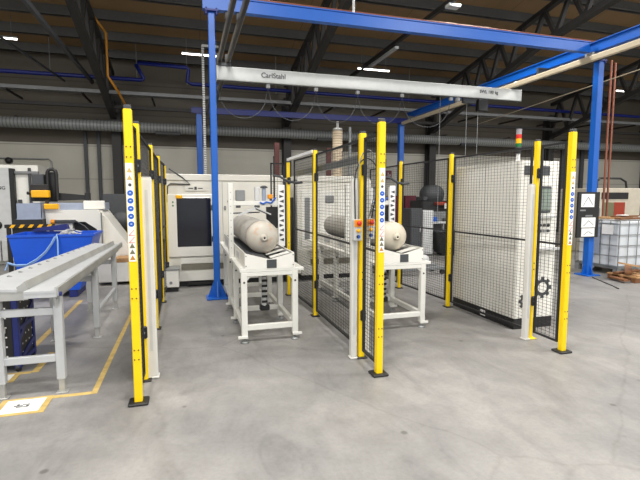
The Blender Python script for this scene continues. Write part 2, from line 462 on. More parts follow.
run([(3.71, 3.67), (3.72, 4.15), (3.64, 5.71), (3.57, 7.16), (3.57, 8.6)],
    ['narrow black mesh panel in front of the gear emblem cabinet face', 'wide black mesh panel along the side of the tall white cabinet', 'black mesh panel in front of the grey cabinets and dark machinery', 'far black mesh panel in front of the maroon lockers'])
panel((1.28, 7.15), (1.51, 7.15), .5, 2.15, 'narrow black framed mesh panel beside the post between the machines')
tag(MB().bar((1.55, 7.1, 2.2), (1.61, 5.82, 2.21), .03, .04).build('conduit', 'white_plastic'), 'white conduit bridging the tops of two posts between the machines', 'conduit')
tag(MB().bar((1.70, 4.2, 1.99), (1.70, 7.1, 1.98), .05, .075).build('cable_trunking', 'galv'), 'grey cable trunking fixed high along the middle mesh fence', 'cable trunking')

# light curtain columns
def curtain(x, y, h, label, w_=.06, d_=.065):
    t = thing('light_curtain_column', label, 'light curtain', (x, y, 0), 'white light curtain columns')
    MB().rbox(x - w_ / 2, x + w_ / 2, y - d_ / 2, y + d_ / 2, .015, h, .008).build('housing', 'curtain', t)
    MB().rbox(x - w_ / 2 - .01, x + w_ / 2 + .01, y - d_ / 2 - .01, y + d_ / 2 + .01, 0, .018, .005).build('foot', 'curtain', t)
    MB().rbox(x - w_ / 2 + .005, x + w_ / 2 - .005, y - d_ / 2 + .005, y + d_ / 2 - .005, h - .003, h + .012, .004).build('cap', 'pale', t)
    MB().box(x - .012, x + .012, y - d_ / 2 - .002, y - d_ / 2 + .003, .25, h - .1).build('lens_strip', 'pale', t)
    return t
curtain(-.335, 4.18, 1.77, 'white light curtain column beside the yellow posts nearest the steel conveyor', .09, .08)
curtain(1.558, 4.12, 1.78, 'white light curtain column in front of the cable trunking, fully in view')
curtain(1.745, 4.25, 1.78, 'white light curtain column seen through mesh beside the stickered middle post')
curtain(3.645, 4.13, 1.74, 'white light curtain column in front of the tall white cabinet')
def estop(x, y, label):
    t = thing('control_station', label, 'emergency stop box', (x, y, 1.2), 'emergency stop boxes')
    MB().rbox(x - .04, x + .04, y - .07, y, 1.19, 1.395, .008).build('enclosure', 'pale', t)
    pl = MB().rbox(x - .039, x + .039, y - .076, y - .068, 1.325, 1.393, .003).build('yellow_plate', 'orange', t)
    MB().lathe([(.01, 0), (.01, -.02), (.022, -.02), (.024, -.03), (.016, -.04), (0, -.042)], (x, y - .074, 1.36), 'Y', 16).build('emergency_button', 'red', pl)
    MB().lathe([(.018, 0), (.019, -.02), (.012, -.028), (0, -.029)], (x, y - .07, 1.29), 'Y', 14).build('push_button', 'amber', t)
    k = MB().lathe([(.018, 0), (.018, -.012), (0, -.012)], (x, y - .07, 1.232), 'Y', 14).build('selector_switch', 'black', t)
    MB().box(x - .005, x + .005, y - .095, y - .08, 1.216, 1.248).build('selector_handle', 'icon', k)
estop(1.562, 4.085, 'orange topped emergency stop box on the white column fully in view')
estop(1.745, 4.215, 'orange topped emergency stop box seen through mesh on the second white column')
def arc(x0, x1, y, z0, h, n=12):
    return [(x0 + (x1 - x0) * (.5 - .5 * math.cos(pi * i / n)), y, z0 + h * math.sin(pi * i / n)) for i in range(n + 1)]
tag(MB().tube([(1.545, 4.05, 1.40), (1.543, 4.062, 1.6)] + arc(1.545, 1.80, 4.077, 1.75, .23) + [(1.80, 4.16, 1.6), (1.775, 4.195, 1.40)], .006, 6).build('cable_loop', 'black'), 'black cable arching over the post between the two emergency stop boxes', 'cable')
tag(MB().tube([(1.585, 4.05, 1.40), (1.578, 4.055, 1.6)] + arc(1.575, 1.775, 4.062, 1.8, .26) + [(1.765, 4.1, 1.65), (1.735, 4.17, 1.40)], .0055, 6).build('cable_loop', 'grey'), 'grey cable forming the taller arch over the post with emergency stop boxes', 'cable')

# ------------------------------------------------------------------ tank stands
def tank_stand(ox, label, which):
    t = thing('tank_stand', label, 'tank stand', (ox, 4.88, 0), 'white welded tank stands')
    xl, xr = ox - .285, ox + .285          # leg centres
    ys = (4.90, 5.76, 6.55, 7.35)
    for y in ys:
        for s, x in ((-1, xl), (1, xr)):
            lg = MB().rbox(x - .033, x + .033, y - .033, y + .033, .07, .79, .005).build('leg', 'frame', t)
            MB().lathe([(.05, 0), (.05, .01), (.02, .025), (.012, .03), (.012, .08), (0, .08)], (x, y, 0), 'Z', 14).build('levelling_foot', 'galv', lg)
            MB().rbox(x - (.075 if s < 0 else .033), x + (.075 if s > 0 else .033), y - .045, y - .02, .055, .085, .004).build('foot_bracket', 'frame', lg)
            MB().cyl((x, y - .036, .68), (x, y - .03, .68), .012, 8).build('bolt', 'dgrey', lg)
        MB().rbox(xl, xr, y - .025, y + .025, .14, .2, .004).build('cross_rail', 'frame', t)
    for x in (xl, xr):
        MB().rbox(x - .025, x + .025, ys[0], ys[-1], .14, .2, .004).build('side_rail', 'frame', t)
    for s, x in ((-1, xl), (1, xr)):
        MB().prism([(x, .78), (x - s * .11, .78), (x, .66)], 'Y', 4.885, 4.9).build('corner_gusset', 'frame', t)
    MB().rbox(xl - .045, xr + .1, 4.868, 8.1, .79, .825, .004).build('table_top', 'frame', t)
    MB().rbox(xl - .03, xr + .03, 4.87, 4.90, .745, .79, .004).build('front_rail', 'frame', t)
    # V trough
    a, b = ox - .275, ox + .275; ya, yb = 4.868, 7.7
    zt, zv, zr = 1.0, .93, .995
    prof = [(a, .825), (b, .825), (b, zr), (ox + .015, zv), (ox - .015, zv), (a, zt)]
    e = MB().prism(prof, 'Y', ya, ya + .015).build('end_plate', 'white', t)
    MB().rbox(ox - .035, ox + .075, ya - .006, ya + .002, .83, .925, .002).build('label_plate', 'dgrey', e)['label'] = 'dark grey square plate'
    for dx in (-.262, .262):
        for dz in (.86, .97):
            MB().cyl((ox + dx, ya - .004, dz), (ox + dx, ya + .004, dz), .006, 8).build('screw', 'dgrey', e)
    MB().prism(prof, 'Y', yb - .015, yb).build('end_plate', 'white', t)
    MB().box(a, a + .012, ya + .015, yb - .015, .825, zt).build('side_panel', 'white', t)
    MB().box(b - .012, b, ya + .015, yb - .015, .825, zr).build('side_panel', 'white', t)
    MB().hexa([(a + .01, ya + .015, zt - .035), (ox, ya + .015, zv - .02), (ox, yb - .015, zv - .02), (a + .01, yb - .015, zt - .035),
               (a + .01, ya + .015, zt - .02), (ox, ya + .015, zv - .005), (ox, yb - .015, zv - .005), (a + .01, yb - .015, zt - .02)]).build('trough_bed', 'dgrey', t)
    MB().hexa([(ox, ya + .015, zv - .1), (b - .012, ya + .015, zr - .1), (b - .012, yb - .015, zr - .1), (ox, yb - .015, zv - .1),
               (ox, ya + .015, zv - .09), (b - .012, ya + .015, zr - .09), (b - .012, yb - .015, zr - .09), (ox, yb - .015, zv - .09)]).build('trough_bed', 'black', t)
    y = ya + .11
    while y < yb - .1:
        MB().hexa([(ox + .03, y, zv - .006), (b - .03, y, zr - .018), (b - .03, y + .13, zr - .018), (ox + .03, y + .13, zv - .006),
                   (ox + .03, y, zv), (b - .03, y, zr - .012), (b - .03, y + .13, zr - .012), (ox + .03, y + .13, zv)]).build('support_slat', 'frame', t)
        y += .29
    for k in range(3):
        y = 5.4 + k * .75
        MB().rbox(a - .004, a + .002, y, y + .3, .86, .95, .002).build('access_cover', 'pale', t)
    # gantry
    g = MB(); yg = 5.95
    gl, gr = ox - .318, ox + .345
    MB().rbox(gl - .03, gl + .03, yg - .03, yg + .03, .8, 1.79, .004).build('gantry_upright', 'frame', t)
    MB().rbox(gr - .035, gr + .035, yg - .03, yg + .03, .82, 1.75, .004).build('gantry_upright', 'frame', t)
    bm = MB().rbox(gl + .03, gr - .035, yg - .025, yg + .025, 1.5, 1.56, .004).build('gantry_beam', 'frame', t)
    for k in range(9):
        MB().cyl((gl, yg - .033, .95 + k * .09), (gl, yg - .028, .95 + k * .09), .006, 6).build('gantry_hole', 'grey', t)
    MB().rbox(ox - .25, ox - .13, yg - .03, yg + .05, 1.56, 1.70, .008).build('sensor_box', 'grey', bm)
    MB().rbox(ox + .0, ox + .06, yg - .02, yg + .06, 1.56, 1.74, .006).build('valve_block', 'pale', bm)
    MB().cyl((ox + .12, yg, 1.56), (ox + .12, yg, 1.73), .028, 12).build('pneumatic_cylinder', 'bluegrey', bm)
    MB().lathe([(.05, 0), (.05, .012), (.02, .03), (0, .03)], (ox + .12, yg, 1.73), 'Z', 14).build('cylinder_cap', 'dgrey', bm)
    MB().rbox(ox + .17, ox + .235, yg - .03, yg + .03, 1.585, 1.645, .01).build('beacon', 'orange', bm)
    MB().box(ox + .195, ox + .205, yg - .005, yg + .005, 1.55, 1.59).build('beacon_stem', 'black', bm)
    MB().tube([(ox + .06, yg - .035, 1.54), (ox + .1, yg - .045, 1.52), (ox + .15, yg - .035, 1.545), (ox + .21, yg - .04, 1.53), (ox + .27, yg - .03, 1.6)], .012, 6).build('air_hose', 'icon', bm)
    for k, xx in enumerate((ox - .22, ox + .03)):
        MB().rbox(xx - .03, xx + .03, yg - .03, yg + .0, 1.47, 1.5, .005).build('clamp_block', 'dgrey', bm)
    # spread arm above the tank
    MB().bar((ox - .22, yg, 1.37), (ox + .0, yg - .03, 1.465), .025, .03).bar((ox, yg - .03, 1.465), (ox + .2, yg - .05, 1.375), .025, .03).build('spread_arm', 'pale', bm)
    MB().bar((ox + .0, yg - .047, 1.458), (ox + .21, yg - .067, 1.36), .02, .015).build('arm_edge', 'black', bm)
    MB().cyl((ox, yg - .03, 1.465), (ox, yg - .02, 1.5), .012, 8).build('arm_pin', 'dgrey', bm)
    MB().tube([(ox - .29, yg, 1.40), (ox - .1, yg - .01, 1.405), (ox + .06, yg, 1.41)], .01, 6).build('drag_rod', 'dgrey', bm)
    MB().prism([(ox + .15, 1.48), (ox + .15, 1.32), (ox + .205, 1.27), (ox + .225, 1.2), (ox + .305, 1.2), (ox + .305, 1.48)], 'Y', yg, yg + .03).build('motor_cover', 'black', t)
    # energy chain beside the right upright
    ch = MB().rbox(gr - .045, gr + .045, yg - .055, yg - .035, .95, 1.77, .02).build('energy_chain', 'white_plastic', t)
    for k in range(11):
        zz = 1.02 + k * .064
        MB().prism([(gr - .03, zz), (gr + .03, zz + .022), (gr - .03, zz + .044)] if k % 2 else [(gr + .03, zz), (gr - .03, zz + .022), (gr + .03, zz + .044)], 'Y', yg - .058, yg - .05).build('chain_link', 'dgrey', ch)
    MB().cyl((gr - .08, yg + .03, 1.5), (gr - .08, yg + .03, 2.15), .012, 8).build('cable_mast', 'black', t)
    MB().tube([(gr - .1, yg + .03, 1.9), (gr, yg + .02, 1.88), (gr + .1, yg + .02, 1.82), (gr + .22, yg + .04, 1.8), (gr + .31, yg + .05, 1.81)], .016, 8).build('cable_bundle', 'dgrey', t)
    # hanging drive chain under the table
    hc = MB().tube([(ox + .04, 5.5, .78), (ox + .03, 5.5, .5), (ox + .03, 5.5, .28), (ox + .05, 5.5, .22)], .03, 8).build('hanging_energy_chain', 'pale', t)
    for k in range(7):
        MB().rbox(ox + .0, ox + .07, 5.463, 5.475, .3 + k * .066, .33 + k * .066, .004).build('chain_link', 'black', hc)
    MB().rbox(ox - .02, ox + .1, 5.47, 5.56, .2, .27, .01).build('chain_anchor', 'black', t)
    MB().rbox(ox - .1, ox - .03, 5.9, 6.1, .6, .79, .008).build('drive_motor', 'dgrey', t)
    if which == 2:
        MB().lathe([(.0, 0), (.055, .0), (.06, .03), (.05, .09), (0, .1)], (ox + .37, 4.98, .83), 'Y', 14).build('hand_wheel', 'pale', t)
    else:
        MB().rbox(xr + .03, xr + .09, 4.95, 5.0, .74, .79, .006).build('side_bracket', 'frame', t)
    return t
tank_stand(.857, 'white welded tank stand with V trough holding the larger rust-flecked tank', 1)
tank_stand(2.47, 'white welded tank stand with V trough holding the smaller cream domed tank', 2)

def tank(name, x, z, r, y0, length, label, mb, md, step):
    t = thing(name, label, 'tank', (x, y0, z - r), 'gas tanks lying in the stands')
    n = 10; h = r * .62
    dome = [(r * math.sin(pi / 2 * i / n), h * (1 - math.cos(pi / 2 * i / n))) for i in range(n + 1)]
    dome[0] = (0, 0)
    MB().lathe(dome + [(r, h + step)], (x, y0, z), 'Y', 40).build('dome', md, t)
    r2 = r * .985
    back = [(r2 * math.cos(pi / 2 * i / n), length - h + h * math.sin(pi / 2 * i / n)) for i in range(n + 1)]; back[-1] = (0, length)
    MB().lathe([(r2, h + step)] + back, (x, y0, z), 'Y', 40).build('shell', mb, t)
    MB().lathe([(r + .002, h + step - .012), (r + .002, h + step + .012)], (x, y0, z), 'Y', 40).build('weld_seam', 'grey', t)
    nz = MB().lathe([(.05, .03), (.048, -.008), (.034, -.014), (.03, -.034), (.012, -.034), (.012, -.0)], (x, y0, z), 'Y', 20).build('nozzle', md, t)
    MB().cyl((x, y0 - .034, z), (x, y0 - .02, z), .012, 12).build('nozzle_bore', 'black', nz)
tank('pressure_tank', .859, 1.130, .195, 5.25, 2.3, 'large grey steel tank with rust-flecked pale dome', 'tank', 'dome', .06)
tank('pressure_tank', 2.472, 1.117, .182, 5.05, 2.61, 'smaller steel tank with smooth cream dome and no rust flecks', 'tank', 'cream', .09)

# ------------------------------------------------------------------ enclosed machines behind
def machine(x0, x1, y0, label, first):
    t = thing('production_machine', label, 'machine', (x0, y0, 0), 'white enclosed machines')
    y1 = y0 + 1.9
    MB().rbox(x0, x1, y0, y1, .3, 1.94, .01).build('enclosure', 'warm', t)
    MB().rbox(x0 + .0, x1, y0 - .03, y1 - .1, 1.9, 2.01, .008).build('top_hood', 'warm', t)
    MB().box(x0 + .1, x1 - .02, y0 + .06, y1 - .1, .0, .10).build('plinth', 'black', t)
    MB().rbox(x0 + .08, x1, y0 + .01, y1 - .05, .10, .305, .008).build('base_panel', 'white', t)
    MB().box(x0 + .26, x1 - .03, y0 - .012, y0 + .02, .31, .415).build('drip_band', 'brownband', t)
    MB().rbox(x0 + .26, x1, y0 - .014, y0 + .02, .42, .54, .006).build('lower_panel', 'white', t)
    if first:
        d = MB().rbox(x0 + .06, x0 + .86, y0 - .05, y0 - .001, .55, 1.66, .012).build('door', 'white', t)
        MB().rbox(x0 + .21, x0 + .795, y0 - .056, y0 - .04, .73, 1.60, .008).build('window', 'glassdark', d)
        MB().rbox(x0 + .2, x0 + .31, y0 - .075, y0 - .05, 1.585, 1.645, .006).build('interlock_switch', 'amber', d)['label'] = 'yellow interlock switch'
        for z in (1.42, .86): MB().rbox(x0 + .8, x0 + .845, y0 - .09, y0 - .045, z - .05, z + .05, .008).build('hinge', 'black', d)
        for z in (1.52, 1.46): MB().cyl((x0 + .15, y0 - .056, z), (x0 + .15, y0 - .04, z), .015, 10).build('indicator', 'green', d)
        MB().box(x0 + .42, x0 + .5, y0 - .036, y0 - .028, 1.755, 1.77).box(x0 + .52, x0 + .56, y0 - .036, y0 - .028, 1.74, 1.79).box(x0 + .58, x0 + .66, y0 - .036, y0 - .028, 1.755, 1.77).build('name_mark', 'ink', MB().box(x0 + .36, x0 + .72, y0 - .03, y0 + .01, 1.72, 1.81).build('name_plate', 'warm', t))
        MB().cyl((x0 + 1.12, y0 - .01, 1.53), (x0 + 1.12, y0 + .01, 1.53), .03, 12).build('lock', 'dgrey', t)
        MB().rbox(x0 + 1.03, x0 + 1.06, y0 - .03, y0 + .01, 1.38, 1.45, .005).build('latch', 'grey', t)
        MB().rbox(x0 + .36, x0 + 1.3, y0 - .02, y0 + .02, .03, .08, .006).build('drain_rail', 'black', t)
        MB().box(x0 + 1.0, x0 + 1.006, y0 - .003, y0 + .01, .62, 1.88).build('panel_joint', 'grey', t)
        MB().tube([(x0 + .06, y0 - .02, 1.52), (x0 + .07, y0 - .02, 1.8), (x0 + .12, y0 - .03, 1.84), (x0 + .45, y0 - .03, 1.83), (x0 + .32, y0 - .04, 1.95), (x0 + .1, y0 - .04, 2.1)], .012, 6).build('signal_cable', 'dgrey', t)
    else:
        for k in range(3):
            a = x0 + .08 + k * .36
            MB().rbox(a, a + .3, y0 - .02, y0 + .01, .66, 1.74, .006).build('louvre_panel', 'white', t)
        MB().rbox(x0 + .14, x0 + .24, y0 - .03, y0 + .0, .8, 1.6, .006).build('door_grip', 'grey', t)
        MB().rbox(x0 + .55, x0 + .72, y0 - .05, y0 + .0, 1.5, 1.64, .01).build('switch_box', 'grey', t)
    return t
machine(-.39, 1.72, 8.33, 'white enclosed machine with dark window beside the blue crane column', True)
machine(2.0, 3.12, 8.33, 'white enclosed machine behind the middle mesh fence', False)
t = thing('floor_cabinet', 'small low white cabinet at the foot of the windowed machine', 'cabinet', (-.3, 8.1, 0))
MB().rbox(-.44, -.17, 7.93, 8.28, .08, .38, .008).build('body', 'white', t)
MB().rbox(-.46, -.15, 7.91, 8.29, .375, .4, .004).build('lid', 'galv', t)
MB().box(-.42, -.19, 7.96, 8.26, 0, .08).build('plinth', 'black', t)
MB().cyl((-.3, 7.92, .16), (-.3, 7.93, .16), .025, 10).build('knob', 'grey', t)
t = thing('robot_gate', 'tall dark cable gate in the gap between the white machines', 'cable gate', (1.85, 8.2, 0))
MB().rbox(1.765, 1.825, 8.3, 8.5, 0, 1.9, .006).build('upright', 'dgrey', t)
MB().rbox(1.84, 1.96, 8.45, 8.6, 0, 1.6, .006).build('cable_duct', 'black', t)
MB().tube([(1.8, 8.28, 1.7), (1.87, 8.25, 1.2), (1.83, 8.26, .5), (1.9, 8.3, .05)], .02, 8).build('hose', 'black', t)
# tank stand's round floor vessel and things behind machines
t = thing('extraction_pipe', 'tall ribbed tan extraction pipe rising behind the second machine', 'pipe', (3.35, 10.5, 0))
MB().cyl((3.53, 10.5, 0), (3.53, 10.5, 3.2), .12, 20).build('ribbed_tube', 'ribtan', t)
MB().lathe([(.125, 3.2), (.11, 3.26), (.03, 3.28), (.03, 3.42), (0, 3.42)], (3.53, 10.5, 0), 'Z', 20).build('cap', 'steel', t)
tag(MB().cyl((3.85, 10.5, 0), (3.85, 10.5, 3.3), .035, 10).build('vertical_pipe', 'galv'), 'thin grey vertical pipe beside the ribbed tan extraction pipe', 'pipe')
tag(MB().box(3.88 - .02, 3.98, 12.4, 12.5, 0, 3.0).build('riser_pipe', 'brick'), 'reddish brown riser pipe behind the gap between the machines', 'pipe')
tag(MB().box(2.35, 2.48, 12.4, 12.5, 0, 3.1).build('riser_pipe', 'brick'), 'reddish brown riser pipe above the first machine by the cable mast', 'pipe')

# ------------------------------------------------------------------ tall white control cabinet
t = thing('control_cabinet', 'tall white control cabinet with screen and gear emblem behind the mesh fence', 'control cabinet', (4.08, 5.1, 0))
cx0, cx1, cy0, cy1 = 3.768, 4.34, 4.47, 5.78
MB().rbox(cx0, cx1, cy0, cy1, .13, 2.04, .008).build('body', 'white', t)
MB().box(cx0 + .005, cx1 - .005, cy0 + .005, cy1 - .005, 0, .13).build('plinth', 'black', t)
MB().box(cx0 - .004, cx0 + .002, 5.10, 5.106, .14, 2.03).build('door_joint', 'grey', t)
MB().rbox(3.83, 4.20, cy0 - .008, cy0 + .002, 1.87, 1.98, .003).build('name_plate', 'dgrey', t)['label'] = 'dark grey plate'
s_ = MB().rbox(3.985, 4.225, cy0 - .02, cy0 + .002, 1.42, 1.74, .006).build('operator_screen', 'dgrey', t)
MB().box(4.0, 4.21, cy0 - .023, cy0 - .018, 1.45, 1.71).build('screen_glass', 'screen', s_)
MB().rbox(3.99, 4.27, cy0 - .07, cy0 + .002, 1.36, 1.39, .006).build('keyboard_ledge', 'pale', t)
for i, x in enumerate((4.03, 4.09, 4.15, 4.21)):
    for j, z in enumerate((1.27, 1.2)):
        MB().cyl((x, cy0 - .016, z), (x, cy0 + .002, z), .018, 12).build('push_button', ['red', 'dgrey', 'dgrey', 'black', 'black', 'dgrey', 'grey', 'dgrey'][i + 4 * j], t)
MB().rbox(3.97, 4.33, cy0 - .1, cy0 + .001, .975, 1.0, .003).build('fold_shelf', 'pale', t)
def gear(cx, cz, R, y, parent):
    n = 8; out = []
    for k in range(n):
        a = 2 * pi * k / n + pi / 2
        for da, rr in ((-.36, .76), (-.22, .76), (-.2, 1.), (.2, 1.), (.22, .76), (.36, .76)):
            out.append((cx + math.cos(a + da) * R * rr, cz + math.sin(a + da) * R * rr))
    N = len(out)
    inn = [(cx + math.cos(2 * pi * (k + .5) / N + pi / 2 - .4) * R * .5, cz + math.sin(2 * pi * (k + .5) / N + pi / 2 - .4) * R * .5) for k in range(N)]
    vs = [(u, y, v) for u, v in out] + [(u, y, v) for u, v in inn] + [(u, y + .003, v) for u, v in out] + [(u, y + .003, v) for u, v in inn]
    fs = []
    for k in range(N):
        j = (k + 1) % N
        fs += [(k, j, N + j, N + k), (2 * N + j, 2 * N + k, 3 * N + k, 3 * N + j), (j, k, 2 * N + k, 2 * N + j), (N + k, N + j, 3 * N + j, 3 * N + k)]
    MB().add(vs, fs).build('gear_emblem', 'logo', parent)
gear(4.17, .50, .135, cy0 - .003, t)
gear(3.93, .345, .105, cy0 - .003, t)
MB().box(cx0 - .002, cx0 + .008, 5.02, 5.12, .03, .1).build('plinth_label', 'paper', t)
tw = MB().cyl((3.86, 4.62, 2.03), (3.86, 4.62, 2.13), .022, 12).build('signal_tower', 'white_plastic', t)
for nm, m_, a, b in (('tower_socket', 'black', 2.13, 2.2), ('tower_socket', 'dgrey', 2.2, 2.215), ('green_lens', 'green', 2.215, 2.255), ('amber_lens', 'amber', 2.255, 2.31), ('red_lens', 'red', 2.31, 2.36), ('clear_lens', 'clear', 2.36, 2.42)):
    MB().cyl((3.86, 4.62, a), (3.86, 4.62, b), .032, 14).build(nm, m_, tw)
MB().rbox(3.828, 3.894, 4.60, 4.64, 2.418, 2.43, .003).build('tower_cap', 'dgrey', tw)

# ------------------------------------------------------------------ steel conveyor
t = thing('gravity_conveyor', 'long grey steel conveyor with two sloping channels beside the yellow posts', 'conveyor', (-1.25, 5.6, 0))
ya, yb = 3.9, 7.55
def loft(pn, pf, y0, y1):
    n = len(pn)
    return MB().add([(u, y0, v) for u, v in pn] + [(u, y1, v) for u, v in pf], [tuple(range(n)), tuple(range(2 * n - 1, n - 1, -1))] + [(i, n + i, n + (i + 1) % n, (i + 1) % n) for i in range(n)])
loft([(-1.225, .865), (-1.0, .865), (-1.0, .91), (-1.012, .91), (-1.012, .882), (-1.225, .885)], [(-1.075, .865), (-1.0, .865), (-1.0, .91), (-1.012, .91), (-1.012, .882), (-1.075, .885)], ya, yb).build('side_channel', 'conv', t)
MB().prism([(-1.0, .84), (-.985, .84), (-.985, .905), (-1.0, .905)], 'Y', ya, yb).build('side_lip', 'steel', t)
loft([(-1.30, .87), (-1.225, .87), (-1.225, .905), (-1.24, .95), (-1.30, .905)], [(-1.145, .87), (-1.075, .87), (-1.075, .905), (-1.09, .95), (-1.145, .905)], ya + .1, yb - .15).build('centre_ridge', 'steel', t)
loft([(-1.67, .89), (-1.30, .865), (-1.30, .885), (-1.67, .91)], [(-1.385, .89), (-1.145, .865), (-1.145, .885), (-1.385, .91)], ya + .1, yb).build('perforated_channel', 'conv', t)
MB().prism([(-1.67, .80), (-1.228, .80), (-1.228, .9), (-1.24, .945), (-1.30, .9), (-1.30, .866), (-1.67, .888)], 'Y', ya + .105, ya + .12).build('end_plate', 'steel', t)
MB().prism([(-1.225, .83), (-1.0, .83), (-1.0, .866), (-1.225, .866)], 'Y', ya + .003, ya + .02).build('end_plate', 'conv', t)
for k in range(15):
    y = ya + .2 + k * .24; f_ = (y - ya) / (yb - ya)
    x = -1.575 + .2 * f_; z = .903
    MB().hexa([(x - .012, y - .022, z - .004), (x + .018, y - .022, z - .008), (x + .018, y + .022, z - .008), (x - .012, y + .022, z - .004),
               (x - .012, y - .022, z + .012), (x + .018, y - .022, z + .002), (x + .018, y + .022, z + .002), (x - .012, y + .022, z + .012)]).build('roller_stud', 'grey', t)
for y in (4.05, 5.57, 6.95):
    for x in (-1.03, -1.36 if y > 6 else -1.46):
        lg = MB().rbox(x - .032, x + .032, y - .032, y + .032, .12, .87 if x > -1.2 else .86, .005).build('leg', 'conv', t)
        MB().rbox(x - .022, x + .022, y - .022, y + .022, .008, .16, .003).build('leg_extension', 'steel', lg)
        MB().rbox(x - .045, x + .045, y - .035, y + .035, 0, .012, .003).build('foot_plate', 'steel', lg)
        MB().prism([(y - .032, .86), (y - .12, .86), (y - .032, .72)] if x > -1.2 else [(y + .032, .86), (y + .12, .86), (y + .032, .72)], 'X', x - .008, x + .008).build('gusset', 'conv', lg)
    MB().rbox(-1.65 if y < 5 else -1.36 if y > 6 else -1.47, -1.03, y - .02, y + .02, .66, .72, .004).build('cross_rail', 'conv', t)
    if y < 5: MB().rbox(-1.65, -1.03, y - .02, y + .02, .27, .33, .004).build('cross_rail', 'conv', t)
for x in (-1.03,):
    MB().rbox(x - .02, x + .02, 5.57, 6.95, .27, .32, .004).build('side_rail', 'conv', t)
MB().rbox(-1.05, -1.01, 3.98, 7.3, .80, .86, .004).build('top_rail', 'steel', t)
MB().bar((-1.47, 4.05, .825), (-1.36, 7.0, .825), .05, .05).build('top_rail', 'steel', t)
MB().cyl((-1.0, 3.93, .85), (-.97, 3.93, .85), .018, 10).build('adjust_bolt', 'navy', t)

# perforated tool cart
t = thing('tool_cart', 'black perforated tool cart with navy frame under the steel conveyor', 'tool cart', (-1.9, 4.9, 0))
x0, x1, y0, y1 = -2.35, -1.52, 4.65, 5.1
MB().box(x0 + .02, x1 - .012, y0 + .012, y1 - .012, .06, .78).build('body', 'black', t)
for (x, y) in ((x1 - .02, y0 + .02), (x1 - .02, y1 - .02), (x0 + .02, y0 + .02), (x0 + .02, y1 - .02)):
    MB().rbox(x - .025, x + .025, y - .025, y + .025, .03, .8, .004).build('corner_post', 'navy', t)
    MB().cyl((x - .015, y, .035), (x + .015, y, .035), .035, 12).build('caster', 'black', t)
for z in (.08, .4, .78):
    MB().rbox(x1 - .016, x1 + .006, y0 + .02, y1 - .02, z - .02, z + .02, .003).build('side_rail', 'navy', t)
MB().bar((x1 - .003, y0 + .03, .3), (x1 - .003, y1 - .04, .55), .012, .05).build('side_brace', 'navy', t)
MB().bar((x1 - .003, y0 + .03, .1), (x1 - .003, y1 - .04, .2), .012, .05).build('side_brace', 'navy', t)
def pegboard(name, us, vs_, P):
    """one perforated sheet: a connected grid whose odd cells are the light peg holes"""
    m = MB(); n = len(vs_)
    k = len(m.v); m.v += [Vector(P(u, v)) for u in us for v in vs_]
    for i in range(len(us) - 1):
        for j in range(n - 1):
            m.f.append([k + i * n + j, k + (i + 1) * n + j, k + (i + 1) * n + j + 1, k + i * n + j + 1])
            m.m.append(1 if i % 2 and j % 2 else 0); m.sm.append(False)
    return m.build(name, ['black', 'paper'], t)
def grid(a, b, c0, pitch, s):
    out = [a]; c = c0
    while c < b - s: out += [c - s, c + s]; c += pitch
    return out + [b]
pegboard('perforated_panel', grid(y0 + .05, y1 - .05, y0 + .12, .09, .008), grid(.1, .76, .15, .08, .008), lambda u, v: (x1 - .007, u, v))
pegboard('perforated_panel', grid(x0 + .05, x1 - .05, x0 + .1, .09, .007), grid(.06, .76, .15, .09, .007), lambda u, v: (u, y0 + .006, v))
MB().rbox(x1 - .12, x1 - .1, y0 - .01, y0 + .014, .37, .42, .003).build('latch', 'pale', t)

# blue tipping container
t = thing('tipping_container', 'big blue steel tipping container standing beyond the steel conveyor', 'container', (-2.0, 8.3, 0))
def shell(x0, x1, y0, y1, z0, z1, tp):
    p = lambda x, y, z: (x, y, z)
    return MB().hexa([(x0 + tp, y0 + .1, z0), (x1 - tp, y0 + .1, z0), (x1 - tp, y1, z0), (x0 + tp, y1, z0), (x0, y0, z1), (x1, y0, z1), (x1, y1, z1), (x0, y1, z1)])
m = MB()
def wallq(a, b, c, d, th):
    a, b, c, d = map(Vector, (a, b, c, d)); n = (b - a).cross(d - a).normalized() * th
    m.hexa([a, b, b + n, a + n, d, c, c + n, d + n])
X_0, X_1, Y_0, Y_1, ZB, ZT = -2.63, -1.45, 7.88, 8.64, .12, 1.01
A = [(X_0 + .12, Y_0 + .08, ZB), (X_1 - .25, Y_0 + .08, ZB), (X_1 - .25, Y_1 - .02, ZB), (X_0 + .12, Y_1 - .02, ZB)]
B = [(X_0, Y_0, ZT), (X_1, Y_0, ZT), (X_1, Y_1, ZT), (X_0, Y_1, ZT)]
for i in range(4):
    j = (i + 1) % 4; wallq(A[i], A[j], B[j], B[i], -.02)
m.box(A[0][0], A[1][0], A[0][1], A[2][1], ZB, ZB + .02)
m.build('tub', 'binblue', t)
m = MB()
for i in range(4): m.bar(B[i], B[(i + 1) % 4], .035, .035)
m.build('rim', 'binblue', t)
for x in (-2.35, -1.8): MB().rbox(x - .06, x + .06, Y_0 + .1, Y_1 - .04, 0, .125, .006).build('skid', 'navy', t)
MB().prism([(-2.45, .3), (-1.7, .3), (-1.7, .34), (-2.45, .34)], 'Y', 7.9, 7.95).build('stiffener', 'binblue', t)
MB().hexa([(-2.5, 8.5, 1.05), (-1.95, 8.5, 1.05), (-1.95, 8.65, 1.05), (-2.5, 8.65, 1.05), (-2.42, 8.5, 1.09), (-1.97, 8.5, 1.16), (-1.97, 8.65, 1.16), (-2.42, 8.65, 1.09)]).build('tipping_hook', 'navy', t)
